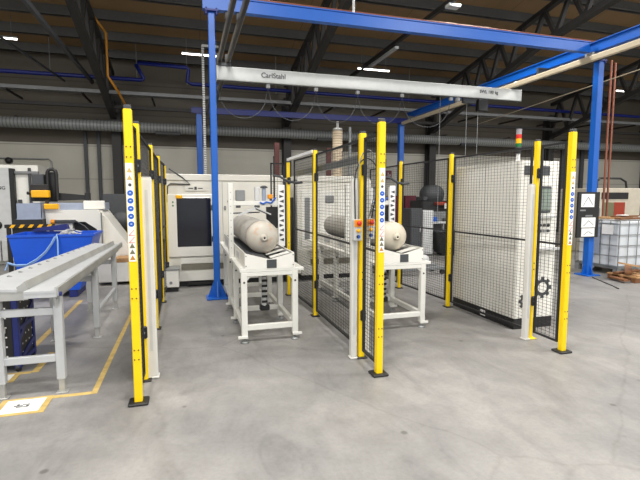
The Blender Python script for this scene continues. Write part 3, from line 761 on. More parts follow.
cat = [(a_, b_ + .08, c_) for a_, b_, c_ in [(-2.68, 7.76, .5), (-2.64, 7.76, .6), (-2.52, 7.75, .56), (-2.38, 7.75, .56), (-2.24, 7.75, .64), (-2.12, 7.75, .75), (-2.03, 7.75, .88), (-1.98, 7.755, .98), (-1.96, 7.76, 1.04), (-1.95, 7.76, .93), (-1.955, 7.75, .6)]]
tag(MB().tube(cat, .012, 6).tube([(a, b - .025, c + .02) for a, b, c in cat[1:8]], .01, 6).build('draped_rope', 'cord'), 'pale blue cord draped across the side of the blue container', 'rope')
scr = MB()
for k in range(60):
    x, y = random.uniform(-2.1, -1.7), random.uniform(8.0, 8.45); z = .85 + .26 * max(0, 1 - abs(x + 1.86) / .3) * random.uniform(.6, 1)
    a = random.uniform(0, pi); dx, dy = math.cos(a) * .06, math.sin(a) * .06
    scr.bar((x - dx, y - dy, z), (x + dx, y + dy, z + random.uniform(-.03, .03)), .03, .015)
scr.box(-2.3, -1.66, 8.05, 8.5, .6, .87)
tag(scr.build('metal_chips', 'pale'), 'heap of pale metal chips inside the blue container', 'chips', kind='stuff')

# ------------------------------------------------------------------ processing machine behind the container
t = thing('milling_machine', 'white machine with slanted side and black opening behind the blue container', 'machine', (-1.8, 9.3, 0))
MB().prism([(-2.4, 0), (-.98, 0), (-.98, .52), (-1.55, 1.36), (-2.4, 1.36)], 'Y', 9.25, 10.1).build('body', 'white', t)
MB().prism([(-2.43, .99), (-2.01, .99), (-2.01, 1.16), (-1.8, 1.16), (-1.61, 1.02), (-1.61, .62), (-1.5, .62), (-1.5, 1.26), (-1.58, 1.375), (-2.43, 1.375)], 'Y', 9.1, 9.245).build('front_guard', 'white', t)
MB().box(-2.0, -1.62, 9.2, 9.255, .7, 1.15).build('work_opening', 'black', t)
MB().rbox(-2.78, -1.5, 9.4, 9.9, 1.362, 1.5, .01).build('top_cover', 'bluegrey', t)
MB().rbox(-1.86, -1.5, 9.32, 9.4, 1.38, 1.54, .01).build('switch_box', 'white', t)
MB().rbox(-2.3, -1.95, 9.03, 9.1, 1.15, 1.2, .006).build('feed_spindle', 'dgrey', t)
MB().cyl((-2.34, 9.06, 1.17), (-2.28, 9.06, 1.17), .04, 10).build('spindle_nose', 'orange', t)
MB().cyl((-1.52, 9.07, 1.32), (-1.52, 9.07, .6), .012, 6).build('support_rod', 'galv', t)
MB().tube([(-1.95, 9.08, 1.18), (-1.8, 9.06, 1.08), (-1.65, 9.05, .9), (-1.55, 9.05, .7)], .012, 6).build('hose', 'dgrey', t)
MB().rbox(-1.6, -.8, 8.85, 9.24, .06, .42, .01).build('chip_drawer', 'white', t)
MB().rbox(-1.3, -.8, 8.84, 9.24, .42, .5, .008).build('wooden_step', 'wood', t)
t = thing('gripper_unit', 'black gantry gripper with yellow blocks above the slanted white machine', 'gripper', (-2.45, 9.5, 1.52))
MB().rbox(-2.5, -2.34, 9.5, 9.6, 1.522, 2.07, .01).build('column', 'black', t)
MB().tube([(-2.46, 9.44, 1.54), (-2.46, 9.44, 2.0)] + [(-2.46 + .075 * (1 - math.cos(pi * i / 8)), 9.44, 2.03 + .09 * math.sin(pi * i / 8)) for i in range(9)] + [(-2.31, 9.44, 1.54)], .03, 8).build('hose_arch', 'black', t)
MB().rbox(-2.72, -2.52, 9.45, 9.62, 1.82, 2.03, .012).build('drive_housing', 'dgrey', t)
MB().rbox(-2.68, -2.4, 9.22, 9.36, 1.6, 1.73, .012).build('gripper_jaw', 'amber', t)
MB().rbox(-2.43, -2.2, 9.0, 9.085, 1.39, 1.49, .012).build('gripper_jaw', 'amber', t)
MB().rbox(-2.72, -2.42, 9.34, 9.5, 1.53, 1.84, .01).build('mount_plate', 'black', t)
MB().bar((-2.4, 9.05, 1.47), (-2.45, 9.4, 1.6), .05, .04).build('jaw_arm', 'black', t)
MB().cyl((-2.76, 9.3, 1.68), (-2.66, 9.3, 1.68), .03, 10).build('jaw_pin', 'black', t)
MB().hexa([(-2.34, 9.5, 1.54), (-1.80, 9.5, 1.56), (-1.80, 9.6, 1.56), (-2.34, 9.6, 1.54), (-2.34, 9.5, 1.69), (-1.80, 9.5, 1.64), (-1.80, 9.6, 1.64), (-2.34, 9.6, 1.69)]).build('boom', 'black', t)
MB().rbox(-1.86, -1.78, 9.48, 9.62, 1.545, 1.69, .006).build('boom_stop', 'black', t)
t = thing('parts_tray', 'pale translucent blue-grey tray beside the black gripper', 'tray', (-2.7, 9.0, 1.2))
MB().box(-2.84, -2.45, 8.95, 9.14, 1.22, 1.24).box(-2.84, -2.45, 8.95, 8.96, 1.24, 1.50).box(-2.84, -2.83, 8.95, 9.14, 1.24, 1.5).box(-2.46, -2.45, 8.95, 9.14, 1.24, 1.5).build('bin', 'bluegrey', t)
MB().box(-2.9, -2.44, 8.93, 9.15, .0, 1.22).build('shelf_bracket', 'black', t)
t = thing('hazard_beam', 'black and yellow striped hazard beam above the blue container', 'hazard beam', (-2.7, 8.9, 1.0))
MB().box(-3.0, -2.25, 8.86, 8.93, 1.08, 1.14).build('beam', 'black', t)
for k in range(5):
    x = -2.93 + k * .14
    MB().prism([(x, 1.083), (x + .06, 1.083), (x + .1, 1.137), (x + .04, 1.137)], 'Y', 8.856, 8.862).build('stripe', 'amber', t)
for x in (-2.95, -2.3): MB().box(x - .03, x + .03, 8.88, 8.92, 0, 1.08).build('support', 'black', t)

t = thing('machining_booth', 'white machining booth with dark framed sliding door at the far left wall', 'machine booth', (-4.5, 12.5, 0))
MB().rbox(-6.6, -3.42, 12.4, 14.2, 0, 2.37, .01).build('cabin', 'white', t)
d_ = MB().rbox(-5.6, -3.98, 12.3, 12.41, .25, 2.3, .01).build('sliding_door', 'pale', t)
MB().rbox(-4.0, -3.9, 12.28, 12.41, .2, 2.28, .008).build('door_post', 'black', d_)
MB().box(-5.6, -4.0, 12.29, 12.41, .2, .27).build('door_sill', 'black', d_)
MB().rbox(-3.62, -3.57, 12.33, 12.41, .4, 2.3, .006).build('door_edge', 'dgrey', t)
MB().rbox(-3.9, -3.4, 12.32, 12.41, 2.16, 2.22, .006).build('header_rail', 'grey', t)
MB().rbox(-3.86, -3.79, 12.33, 12.41, 1.35, 1.55, .006).build('handle', 'dgrey', t)
text('NG', .11, .003, (-4.17, 12.295, 1.82), 'dgrey', t)
MB().lathe([(.1, 0), (.1, -.02), (0, -.02)], (-4.3, 12.3, .95), 'Y', 14).build('hand_hole', 'black', d_)
for k in range(3): MB().rbox(-4.35 + k * .14, -4.24 + k * .14, 12.2, 12.3, .1, .6, .01).build('service_panel', 'pale', t)
tag(MB().tube([(-6.4, 16.84, 2.85), (-4.32, 16.84, 2.85), (-4.24, 16.84, 2.77), (-4.24, 16.84, 1.2)], .02, 6).build('wall_conduit', 'galv'), 'thin conduit bending down the pale wall behind the white booth', 'conduit')
tag(MB().lathe([(.1, 0), (.1, -.1), (.05, -.14), (0, -.14)], (-5.45, 16.88, 2.78), 'Y', 12).build('wall_siren', 'black'), 'small black siren on the wall above the white booth', 'siren')
t = thing('dark_machine', 'dark machine between the slanted white machine and the yellow posts', 'machine', (-1.6, 11.5, 0))
MB().rbox(-2.0, -1.0, 11.35, 12.2, 0, 1.2, .02).build('body', 'black', t)
MB().rbox(-1.86, -1.32, 11.3, 11.9, 1.2, 1.68, .02).build('head', 'dgrey', t)
MB().lathe([(.22, 0), (.24, .1), (.2, .2), (0, .22)], (-1.45, 11.12, 1.05), 'Y', 18).build('chuck', 'dgrey', t)
MB().rbox(-1.5, -1.25, 11.2, 11.36, .6, .75, .01).build('guide', 'grey', t)

# ------------------------------------------------------------------ crane: blue portals, rails, bridge
def ibeam_x(m, x0, x1, y, z0, z1, w_=.12, tf=.016):
    m.box(x0, x1, y - w_ / 2, y + w_ / 2, z0, z0 + tf).box(x0, x1, y - w_ / 2, y + w_ / 2, z1 - tf, z1).box(x0, x1, y - .04, y + .04, z0 + tf, z1 - tf)
def crane_column(x, y, h, label, s=.1):
    t = thing('crane_column', label, 'crane column', (x, y, 0), 'blue crane columns')
    MB().rbox(x - s / 2 - .01, x + s / 2 + .01, y - s / 2 - .01, y + s / 2 + .01, .02, h - .02, .008).build('shaft', 'bluebeam', t)
    MB().rbox(x - .17, x + .17, y - .17, y + .17, 0, .025, .006).build('base_plate', 'bluebeam', t)
    for dx, dy in ((1, 0), (-1, 0), (0, 1), (0, -1)):
        p = [(0, .02), (.15, .02), (.04, .3), (0, .3)]
        if dx: MB().prism([(x + dx * u, v) for u, v in p], 'Y', y - .008, y + .008).build('base_gusset', 'bluebeam', t)
        else: MB().prism([(y + dy * u, v) for u, v in p], 'X', x - .008, x + .008).build('base_gusset', 'bluebeam', t)
    hp = MB().rbox(x - .1, x + .1, y - .1, y + .1, h - .03, h, .004).build('head_plate', 'bluedark', t)
    for dx in (-.075, .075):
        MB().cyl((x + dx, y - .08, h - .07), (x + dx, y - .08, h + .02), .014, 8).build('head_bolt', 'bluedark', hp)
    return t
crane_column(.425, 7.28, 4.41, 'blue crane column standing by the first tank stand and the windowed machine', .078)
crane_column(7.91, 7.28, 4.30, 'blue crane column carrying the black notice board', .115)
crane_column(.43, 15.0, 4.23, 'dark blue crane column rising behind the windowed machine', .16)
crane_column(7.45, 15.0, 4.23, 'dark blue crane column behind the maroon lockers', .16)
m = MB(); ibeam_x(m, .30, 7.62, 7.28, 4.42, 4.62)
tag(m.build('crane_crossbeam', 'bluebeam'), 'bright blue crossbeam spanning above the fences near the camera', 'crane beam')
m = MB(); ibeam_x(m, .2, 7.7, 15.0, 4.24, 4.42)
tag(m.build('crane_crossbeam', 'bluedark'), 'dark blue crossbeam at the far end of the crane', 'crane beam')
m = MB()
for z0, z1, w_ in ((4.42, 4.436, .12), (4.604, 4.62, .12), (4.436, 4.604, .05)): m.box(7.74 - w_ / 2, 7.74 + w_ / 2, 2.0, 15.06, z0, z1)
tag(m.build('crane_side_beam', 'bluebeam'), 'long blue beam running into the hall above the tan rail', 'crane beam')
t = thing('column_bracket', 'small steel joint bracket between crossbeam, side beam and blue column', 'bracket', (7.7, 7.22, 4.3))
MB().rbox(7.62, 7.98, 7.2, 7.34, 4.30, 4.34, .005).build('plate', 'bluedark', t)
MB().rbox(7.64, 7.70, 7.19, 7.37, 4.34, 4.425, .005).build('web', 'steel', t)
for x in (7.7, 7.78): MB().cyl((x, 7.17, 4.38), (x, 7.21, 4.38), .02, 8).build('nut', 'galv', t)
for x, l in ((.67, 'outer of the two parallel crane rails beside the blue column'), (.84, 'inner of the two parallel crane rails beside the blue column')):
    t = thing('crane_rail', l, 'crane rail', (x, 3.0, 4.2))
    MB().rbox(x - .035, x + .035, 3.0, 14.9, 4.2, 4.3, .006).build('profile', 'raildark', t)
    MB().box(x - .02, x + .02, 3.0, 14.9, 4.19, 4.201).build('slot', 'black', t)
    for y in (5.5, 7.28, 9.4, 12, 14.85): MB().rbox(x - .04, x + .04, y - .03, y + .03, 4.30, 4.425, .004).build('hanger', 'dgrey', t)
t = thing('crane_rail', 'tan crane rail running beneath the long blue side beam', 'crane rail', (7.45, 3, 4.15))
MB().rbox(7.40, 7.51, 2.0, 14.9, 4.16, 4.28, .02).build('profile', 'railtan', t)
MB().box(7.44, 7.47, 2.0, 14.9, 4.15, 4.161).build('slot', 'black', t)
for y in (5.2, 8.4, 11.6, 14.5): MB().rbox(7.43, 7.71, y - .03, y + .03, 4.28, 4.425, .004).build('hanger', 'dgrey', t)
t = thing('crane_bridge', 'pale crane bridge beam with lettering spanning between the rails', 'crane bridge', (4.1, 9.2, 3.87))
MB().rbox(.62, 7.65, 9.13, 9.27, 3.87, 4.13, .008).build('girder', 'alu', t)
MB().box(.62, 7.65, 9.18, 9.22, 3.86, 3.872).build('slot', 'dgrey', t)
for x in (.62, 7.65): MB().rbox(x - .006, x + .006, 9.125, 9.275, 3.865, 4.135, .003).build('end_cap', 'pale', t)
for x0_, x1_ in ((.64, .88), (7.37, 7.53)):
    MB().rbox(x0_, x1_, 9.12, 9.28, 4.13, 4.188 if x0_ < 2 else 4.148, .004).build('rail_trolley', 'dgrey', t)
text('CarlStahl', .135, .003, (1.72, 9.127, 4.01), 'ink', t)
text('SWL 100 kg', .1, .003, (6.75, 9.127, 4.02), 'ink', t)
t = thing('festoon_cable', 'thin cable hanging in loops below the pale crane bridge', 'cable', (3.5, 9.2, 3.4))
xs = [.62, 1.62, 2.62, 3.54, 4.58, 5.8]
for a, b in zip(xs, xs[1:]):
    n = 14; pts = [(a + (b - a) * i / n, 9.2, 3.79 - .62 * (1 - (2 * i / n - 1) ** 2) ** .5) for i in range(n + 1)]
    MB().tube(pts, .007, 5).build('cable_sag', 'dgrey', t)
for x in xs[1:]:
    MB().rbox(x - .04, x + .04, 9.17, 9.23, 3.79, 3.858, .008).build('cable_trolley', 'pale', t)
t = thing('hoist_trolley', 'small hoist trolley with dark motor under the bridge end', 'hoist', (6.6, 9.2, 3.6))
MB().rbox(6.1, 6.45, 9.16, 9.24, 3.75, 3.858, .01).build('carriage', 'dgrey', t)
MB().rbox(6.5, 6.75, 9.12, 9.28, 3.58, 3.858, .02).build('motor', 'black', t)
MB().cyl((5.98, 9.2, 3.79), (5.98, 9.2, 3.858), .05, 10).build('wheel', 'pale', t)
for i, x in enumerate((5.55, 6.22, 6.52)):
    tag(MB().cyl((x, 9.2 if i else 9.235, 1.0 if i == 0 else 2.0), (x, 9.2 if i else 9.235, 3.868 if i == 0 else 3.748), .007, 5).build('hanging_cable', 'galv'),
        ['thin pale cable dropping in front of the dark machinery', 'thin cable hanging from the hoist carriage', 'thin cable hanging from the dark hoist motor'][i], 'cable')
tag(MB().cyl((1.05, 7.45, 4.72), (12., 7.45, 4.72), .018, 6).build('pneumatic_line', 'copper'), 'thin brown pipe running just above the blue crossbeam', 'pipe')
tag(MB().cyl((2.72, 7.28, 4.62), (2.72, 7.28, roofz(7.28) + .02), .022, 8).build('hanger_rod', 'alu'), 'pale steel rod hanging the blue crossbeam from the roof', 'rod')
tag(MB().cyl((9.62, 5.0, 4.55), (11.0, 15.5, 4.45), .014, 5).build('guy_wire', 'railtan'), 'pale wire slanting through the roof space by the copper pipes', 'wire')

# notice board
t = thing('notice_board', 'black notice board with white sheets on the blue crane column', 'notice board', (7.7, 7.15, .8))
MB().rbox(7.43, 7.97, 7.13, 7.175, .8, 1.71, .006).build('backing', 'black', t)
for (a, b, c, d, mm) in ((7.5, 7.83, 1.41, 1.67, 'paper'), (7.48, 7.62, 1.33, 1.36, 'grey'), (7.62, 7.8, 1.22, 1.25, 'grey'), (7.53, 7.88, 1.0, 1.2, 'paper'), (7.54, 7.87, .82, .985, 'paper')):
    s_ = MB().box(a, b, 7.126, 7.131, c, d).build('sheet', mm, t)
    if mm == 'paper':
        MB().bar((a + .05, 7.124, c + .03), ((a + b) / 2, 7.124, d - .06), .003, .012, up=(0, 1, 0)).bar(((a + b) / 2, 7.124, d - .06), (b - .05, 7.124, c + .05), .003, .012, up=(0, 1, 0)).build('drawing', 'ink', s_)
MB().box(7.85, 7.95, 7.17, 7.22, 1.2, 1.3).build('mounting', 'black', t)

# ------------------------------------------------------------------ services on the far wall
t = thing('ventilation_duct', 'long round spiral ventilation duct along the far wall', 'duct', (6, 16.2, 3.9))
MB().cyl((X0 + .3, 16.15, 3.91), (X1 - .3, 16.15, 3.84), .17, 20).build('spiral_tube', 'duct', t)
for x in range(-11, 24, 3): MB().box(x, x + .05, 16.1, 16.9, 4.07, 4.1).build('bracket', 'truss', t)
for x in (-.55, 5, 11): MB().rbox(x - .4, x + .4, 15.98, 16.2, 3.66, 3.76, .01).build('air_grille', 'black', t)
t = thing('cable_tray', 'long grey cable tray high along the far wall', 'cable tray', (6, 15.6, 4.8))
MB().box(X0 + .3, X1 - .3, 15.45, 15.75, 4.78, 4.795).box(X0 + .3, X1 - .3, 15.44, 15.455, 4.78, 4.88).box(X0 + .3, X1 - .3, 15.745, 15.76, 4.78, 4.88).build('tray', 'grey', t)
for k in range(18): MB().box(-11 + 2 * k, -10.96 + 2 * k, 15.44, 16.86, 4.72, 4.78).build('bracket', 'truss', t)
tag(MB().box(X0 + .2, X1 - .2, 15.9, 16.0, 4.42, 4.52).build('wall_rail', 'truss'), 'dark steel rail along the far wall below the cable tray', 'rail')
t = thing('compressed_air_pipe', 'dark blue air pipe high on the far wall with an upward loop', 'pipe', (0, 15.5, 5.2))
MB().tube([(X0 + .3, 15.5, 5.24), (-1.25, 15.5, 5.26)], .06, 10).build('pipe_run', 'bluedark', t)
MB().tube([(-1.25, 15.5, 5.26), (-1.2, 15.5, 5.3), (-1.42, 15.5, 5.72), (-1.36, 15.5, 5.78), (.1, 15.5, 5.74), (.16, 15.5, 5.68), (.1, 15.5, 5.3), (.25, 15.5, 5.24), (X1 - .3, 15.5, 5.1)], .06, 10).build('pipe_loop', 'bluedark', t)
for x in (-3.8, -1.4, .1, 3, 8): MB().cyl((x, 15.5, 5.1 if x > 1 else 5.2), (x, 15.5, roofz(15.5) + .01), .012, 5).build('hanger', 'galv', t)
tag(MB().tube([(-2.55, 13.4, 6.88), (-2.48, 14.0, 6.75), (-2.02, 14.0, 6.1), (-2.02, 14.0, 4.95), (-1.8, 14.2, 4.6), (-1.8, 16.3, 4.5)], .035, 8).build('gas_pipe', 'ochre'), 'ochre gas pipe bending down beside the black roof truss', 'pipe')
tag(MB().bar((-2.75, 8.0, 5.2), (-2.75, 16.0, 5.2), .08, .1).build('conduit_beam', 'dgrey'), 'dark conduit beam running into the hall beside the ochre gas pipe', 'beam')
tag(MB().bar((-4.35, 9.5, 5.3), (-3.5, 15.8, 5.15), .04, .05).build('conduit_beam', 'dgrey'), 'thinner dark conduit beam at the far corner above the white booth', 'beam')
tag(MB().bar((5.87, 8.0, 6.05), (5.87, 16.0, 6.0), .09, .1).build('light_track', 'truss'), 'dark track carrying an unlit lamp above the crane bridge', 'track')
tag(MB().rbox(5.88, 6.0, 12.3, 14.3, 5.88, 5.955, .01).build('hanging_lamp', 'pale'), 'unlit grey tube lamp fixed under the dark roof track', 'ceiling light')
tag(MB().rbox(5.8, 6.1, 9.35, 9.55, 5.91, 5.985, .01).build('smoke_sensor', 'pale'), 'small pale sensor at the near end of the roof track', 'sensor')
t = thing('hanging_cable_chain', 'white cable chain hanging beside the dark blue crane column behind the machine', 'cable chain', (.55, 14.6, 2))
MB().box(.55, .60, 14.58, 14.64, 1.8, 6.2).box(.70, .72, 14.58, 14.64, 1.8, 1.82).build('backbone', 'galv', t)
for k in range(64): MB().rbox(.535, .615, 14.55, 14.585, 1.85 + k * .068, 1.895 + k * .068, .008).build('link', 'white_plastic', t)
MB().rbox(.55, 1.05, 14.56, 14.62, 6.16, 6.22, .006).build('top_arm', 'white_plastic', t)
t = thing('fire_equipment_sign', 'small dark red sign on the far wall beside the stickered middle post', 'sign', (7.85, 16.8, 2.4))
xs0, zs0 = 7.85, 2.50
MB().rbox(xs0 - .13, xs0 + .13, 16.82, 16.895, zs0 - .17, zs0 + .17, .01).build('plate', 'maroon', t)
MB().box(xs0 - .05, xs0 - .02, 16.81, 16.822, zs0 - .1, zs0 + .1).box(xs0 + .03, xs0 + .06, 16.81, 16.822, zs0 - .08, zs0 + .02).build('symbol', 'pale', t)
for i, (x, z) in enumerate(((10.4, 0), (10.53, 0))):
    tag(MB().cyl((x, 9.2, 0), (x, 9.2, 5.0 if i else 5.05), .026, 8).build('copper_pipe', 'copper'), ['copper coloured pipe rising beside the board, nearer the blue column', 'copper coloured pipe of the pair, farther from the blue column'][i], 'pipe')

# ------------------------------------------------------------------ middle background
def cabinet(name, x0, x1, y0, d, h, m_, label, cat='cabinet', doors=1, grp=None):
    t = thing(name, label, cat, ((x0 + x1) / 2, y0 + d / 2, 0), grp)
    MB().rbox(x0, x1, y0, y0 + d, .04, h, .008).build('body', m_, t)
    MB().box(x0 + .02, x1 - .02, y0 + .03, y0 + d - .02, 0, .04).build('plinth', 'black', t)
    w_ = (x1 - x0) / doors
    for k in range(doors):
        dd = MB().rbox(x0 + k * w_ + .012, x0 + (k + 1) * w_ - .012, y0 - .015, y0 + .002, .08, h - .03, .005).build('door', m_, t)
        MB().rbox(x0 + (k + 1) * w_ - .07, x0 + (k + 1) * w_ - .05, y0 - .035, y0 - .012, h * .5, h * .62, .004).build('handle', 'pale', dd)
    return t
for i, x in enumerate((6.55, 7.0)):
    cabinet('tall_locker', x, x + .42, 13.7, .5, 1.66, 'maroon', ['maroon steel locker directly behind the far yellow fence post', 'maroon steel locker standing beside the grey cabinets'][i], 'locker', 1, 'maroon lockers')
cabinet('side_cabinet', 5.80, 6.14, 11.0, .5, 1.3, 'dgrey', 'dark grey steel cabinet beyond the cream domed tank')
cabinet('side_cabinet', 6.15, 6.46, 10.95, .5, 1.25, 'pale', 'pale grey steel cabinet beside the dark grey one')
t = thing('dark_press', 'dark machinery with round hood and orange parts behind the mesh fence', 'machine', (7.0, 12.2, 0))
MB().rbox(6.85, 7.8, 12.25, 13.1, 0, 1.5, .03).build('body', 'black', t)
MB().lathe([(.3, 0), (.3, .5), (.2, .6), (0, .6)], (7.38, 12.4, 1.68), 'Y', 24).build('round_hood', 'dgrey', t)
MB().rbox(7.25, 7.75, 12.1, 12.27, 1.36, 1.46, .02).build('orange_guard', 'rust', t)
MB().rbox(7.3, 7.7, 12.05, 12.26, 1.0, 1.08, .02).build('orange_tray', 'wood', t)
MB().rbox(7.5, 7.62, 12.06, 12.1, 1.25, 1.42, .01).build('notice', 'paper', t)
MB().rbox(6.9, 7.05, 12.3, 12.8, 1.5, 1.62, .02).build('top_box', 'dgrey', t)
t = thing('work_bench', 'pale workbench cluttered with parts in front of the dark machinery', 'workbench', (6.8, 11.2, 0))
MB().rbox(6.5, 7.3, 11.2, 11.8, .86, .92, .006).build('bench_top', 'pale', t)
MB().rbox(6.52, 7.28, 11.3, 11.32, .92, 1.2, .004).build('back_board', 'galv', t)
for x in (6.55, 7.25):
    for y in (11.25, 11.75): MB().rbox(x - .03, x + .03, y - .03, y + .03, 0, .86, .005).build('leg', 'pale', t)
tag(MB().rbox(6.62, 6.75, 11.22, 11.29, .922, 1.05, .01).build('parts_box', 'icon'), 'small blue box standing on the pale workbench', 'box')
tag(MB().rbox(6.95, 7.1, 11.22, 11.285, .922, 1.02, .01).build('parts_box', 'dgrey'), 'small dark box standing on the pale workbench', 'box')
t = thing('waste_container', 'black open container in front of the pale workbench', 'container', (6.6, 10.7, 0))
MB().hexa([(6.6, 10.75, .08), (7.1, 10.75, .08), (7.1, 11.1, .08), (6.6, 11.1, .08), (6.5, 10.7, .68), (7.2, 10.7, .68), (7.2, 11.14, .68), (6.5, 11.14, .68)]).build('tub', 'black', t)
MB().rbox(6.49, 7.21, 10.68, 11.15, .66, .7, .006).build('rim', 'dgrey', t)
for x in (6.7, 7.0): MB().cyl((x, 10.77, .04), (x, 11.08, .04), .04, 10).build('roller', 'black', t)
t = thing('pallet_truck', 'low grey pallet truck frame beyond the second tank stand', 'pallet truck', (4.3, 8.0, 0))
MB().rbox(4.0, 5.2, 8.2, 8.28, .1, .17, .01).build('fork', 'galv', t)
MB().rbox(4.0, 5.2, 8.6, 8.68, .1, .17, .01).build('fork', 'galv', t)
MB().rbox(3.95, 4.15, 8.18, 8.7, .1, .5, .02).build('hydraulic_unit', 'dgrey', t)
for y in (8.24, 8.64): MB().cyl((5.1, y - .03, .05), (5.1, y + .03, .05), .05, 12).build('wheel', 'black', t)
for y in (8.3, 8.58): MB().cyl((4.05, y - .03, .06), (4.05, y + .03, .06), .06, 12).build('wheel', 'black', t)
t = thing('coolant_unit', 'dark low coolant unit with pale pipes behind the middle fence', 'coolant unit', (3.5, 9, 0))
MB().rbox(3.3, 4.3, 9.2, 9.9, .05, .62, .02).build('tank_body', 'grey', t)
MB().rbox(3.35, 3.7, 9.1, 9.3, .62, .95, .02).build('pump', 'dgrey', t)
MB().tube([(3.6, 9.15, .3), (4.1, 9.0, .25), (4.7, 9.05, .2), (5.3, 9.3, .2)], .03, 8).build('suction_hose', 'pale', t)
for x in (3.4, 4.2): MB().box(x - .05, x + .05, 9.25, 9.85, 0, .05).build('skid', 'black', t)

# ------------------------------------------------------------------ containers and scrap wood by the blue column
t = thing('bulk_container', 'white bulk liquid container in a steel cage beside the blue column', 'bulk container', (9.0, 7.6, 0))
x0, x1, y0, y1 = 8.38, 9.6, 7.0, 8.05
MB().rbox(x0 + .03, x1 - .03, y0 + .03, y1 - .03, .16, 1.12, .04).build('bottle', 'plastic', t)
pm = MB()
MB().rbox(x0, x1, y0, y1, .13, .165, .004).build('pallet_deck', 'galv', t)
for x in (x0 + .05, (x0 + x1) / 2, x1 - .05):
    for y in (y0 + .05, y1 - .05): MB().rbox(x - .06, x + .06, y - .05, y + .05, .0, .13, .006).build('pallet_foot', 'grey', t)
cg = MB()
for z in (.18, .4, .62, .84, 1.06, 1.13):
    for a, b in (((x0, y0), (x1, y0)), ((x0, y1), (x1, y1)), ((x0, y0), (x0, y1)), ((x1, y0), (x1, y1))):
        cg.bar((*a, z), (*b, z), .013, .013)
for k in range(6):
    x = x0 + (x1 - x0) * k / 5
    for y in (y0, y1): cg.bar((x, y, .15), (x, y, 1.13), .011, .011)
for k in range(1, 5):
    y = y0 + (y1 - y0) * k / 5
    for x in (x0, x1): cg.bar((x, y, .15), (x, y, 1.13), .011, .011)
cg.build('cage_grating', 'galv', t)
MB().rbox(x0 - .012, x0 + .002, 7.45, 7.62, .4, .98, .003).build('blue_label', 'bluegrey', t)
MB().box(x0 - .012, x0 - .004, 7.14, 7.4, .84, 1.04).build('white_label', 'paper', t)
def plank(p, q, w_, th, m_, label):
    tag(MB().bar(p, q, w_, th).build('wood_plank', m_), label, 'plank', 'scrap wood planks')
tops = [((8.42, 7.1, 1.165), (9.3, 7.25, 1.165), 'plank lying along the near edge of the bulk container top'), ((8.5, 7.9, 1.165), (9.4, 7.6, 1.165), 'plank lying across the rear of the bulk container top'),
        ((8.6, 7.35, 1.197), (9.5, 7.5, 1.197), 'plank resting on other planks atop the bulk container'), ((8.42, 7.6, 1.165), (8.56, 7.3, 1.165), 'short plank at the column side atop the bulk container')]
for i, (p, q, l) in enumerate(tops): plank(p, q, .12, .03, 'wood' if i % 2 else 'wood2', l)
tag(MB().rbox(8.75, 8.95, 7.28, 7.42, 1.216, 1.235, .006).build('torn_paper', 'paper'), 'white torn paper among planks atop the bulk container', 'paper')
tag(MB().rbox(9.15, 9.32, 7.12, 7.24, 1.18, 1.21, .006).build('torn_paper', 'paper'), 'second white torn paper atop the bulk container edge', 'paper')
t = thing('broken_pallet', 'broken wooden pallet on the floor before the bulk container', 'pallet', (8.4, 6.6, 0))
for k in range(3):
    y = 6.3 + k * .25; MB().rbox(8.0, 8.85, y, y + .09, 0, .09, .006).build('bearer', 'wood2', t)
for k in range(4):
    x = 8.01 + k * .22; MB().rbox(x, x + .1, 6.28, 6.92, .09, .115, .004).build('deck_board', 'wood', t)
heap = [((7.72, 6.52, .36), (8.75, 6.42, .17), 'wood', 'long plank tipped up on top of the broken pallet'), ((7.7, 6.35, .05), (7.78, 6.75, .06), 'wood2', 'short dark offcut at the end of the broken pallet'),
        ((7.9, 6.35, .13), (8.7, 6.3, .13), 'wood', 'pale plank flat along the near side of the broken pallet'), ((7.83, 6.7, .135), (8.6, 6.85, .135), 'wood2', 'dark plank flat on the far side of the broken pallet'),
        ((7.86, 6.46, .16), (8.2, 6.75, .27), 'wood2', 'dark offcut leaning under the tipped plank')]
for p, q, m_, l in heap: plank((p[0] + .15, *p[1:]), (q[0] + .15, *q[1:]), .11, .03, m_, l)

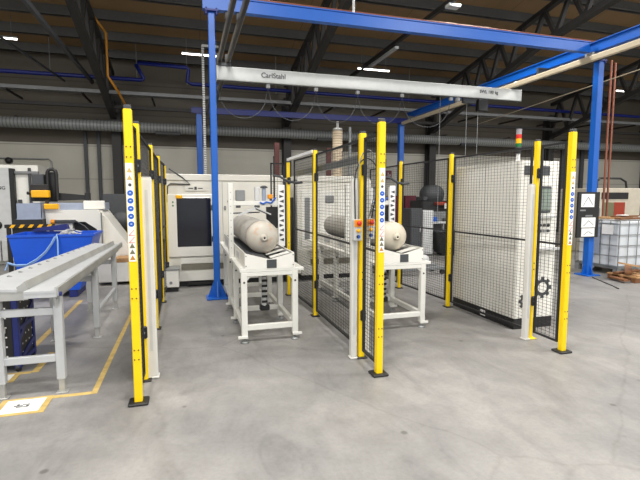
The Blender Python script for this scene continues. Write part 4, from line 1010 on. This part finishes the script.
t = thing('beige_machine', 'beige machine with black strip window and red-brown panel beyond the container', 'machine', (11.8, 10.4, 0))
MB().rbox(11.05, 12.7, 10.0, 11.3, 0, 1.86, .02).build('housing', 'beige', t)
MB().rbox(11.22, 12.2, 9.98, 10.005, 1.55, 1.74, .01).build('strip_window', 'black', t)
MB().rbox(11.68, 12.08, 9.97, 10.005, .7, 1.46, .006).build('door_panel', 'rust', t)
MB().rbox(11.3, 11.68, 9.975, 10.005, .7, 1.46, .006).build('door_panel', 'olive', t)
MB().tube([(11.15, 10.1, 1.84), (11.15, 10.1, 2.05), (11.25, 10.1, 2.14), (12.0, 10.1, 2.14), (12.2, 10.1, 2.05), (12.25, 10.1, 1.84)], .03, 8).build('roll_bar', 'black', t)
MB().rbox(12.0, 12.6, 9.975, 10.005, .98, 1.01, .003).build('red_stripe', 'red', t)
MB().rbox(11.02, 11.1, 9.9, 10.0, .9, 1.3, .01).build('valve_manifold', 'galv', t)
t = thing('storage_rack', 'dark storage rack with wooden goods behind the blue crane column', 'rack', (8.4, 9.4, 0))
for x in (7.55, 8.75):
    for y in (9.3, 9.9): MB().rbox(x - .03, x + .03, y - .03, y + .03, 0, 1.75, .004).build('upright', 'ochre' if x < 8 else 'dgrey', t)
for z in (.35, .8, 1.2): MB().rbox(7.5, 8.8, 9.28, 9.92, z, z + .05, .004).build('shelf', 'dgrey', t)
for i, (x, w_, z, h, m_) in enumerate(((7.62, .4, .4, .3, 'dgrey'), (8.1, .5, .4, .25, 'black'), (7.62, .3, .85, .25, 'grey'), (8.0, .55, .85, .3, 'black'), (7.65, .8, 0.0, .28, 'black'))):
    tag(MB().rbox(x, x + w_, 9.32, 9.8, z + .002, z + h, .02).build('storage_box', m_), ['dark grey box on the lowest rack shelf', 'black box on the lowest rack shelf', 'mid grey box on the middle rack shelf', 'wide black box on the middle rack shelf', 'black box on the floor beneath the rack'][i], 'box', 'boxes on the storage rack')

# ------------------------------------------------------------------ camera and view
cam = bpy.data.cameras.new('Camera'); co = bpy.data.objects.new('Camera', cam); COL.objects.link(co)
co.location = (0, 0, 1.61); co.rotation_euler = (pi / 2 - math.radians(5.458), 0, -math.radians(16.395))
cam.sensor_width = 36; cam.lens = 25.3125; cam.clip_end = 200
scene.camera = co
vs = scene.view_settings
vs.view_transform = 'Standard'; vs.look = 'None'; vs.gamma = 1; vs.use_curve_mapping = False; vs.exposure = 0.
scene.cycles.use_denoising = True
scene.cycles.max_bounces = 8
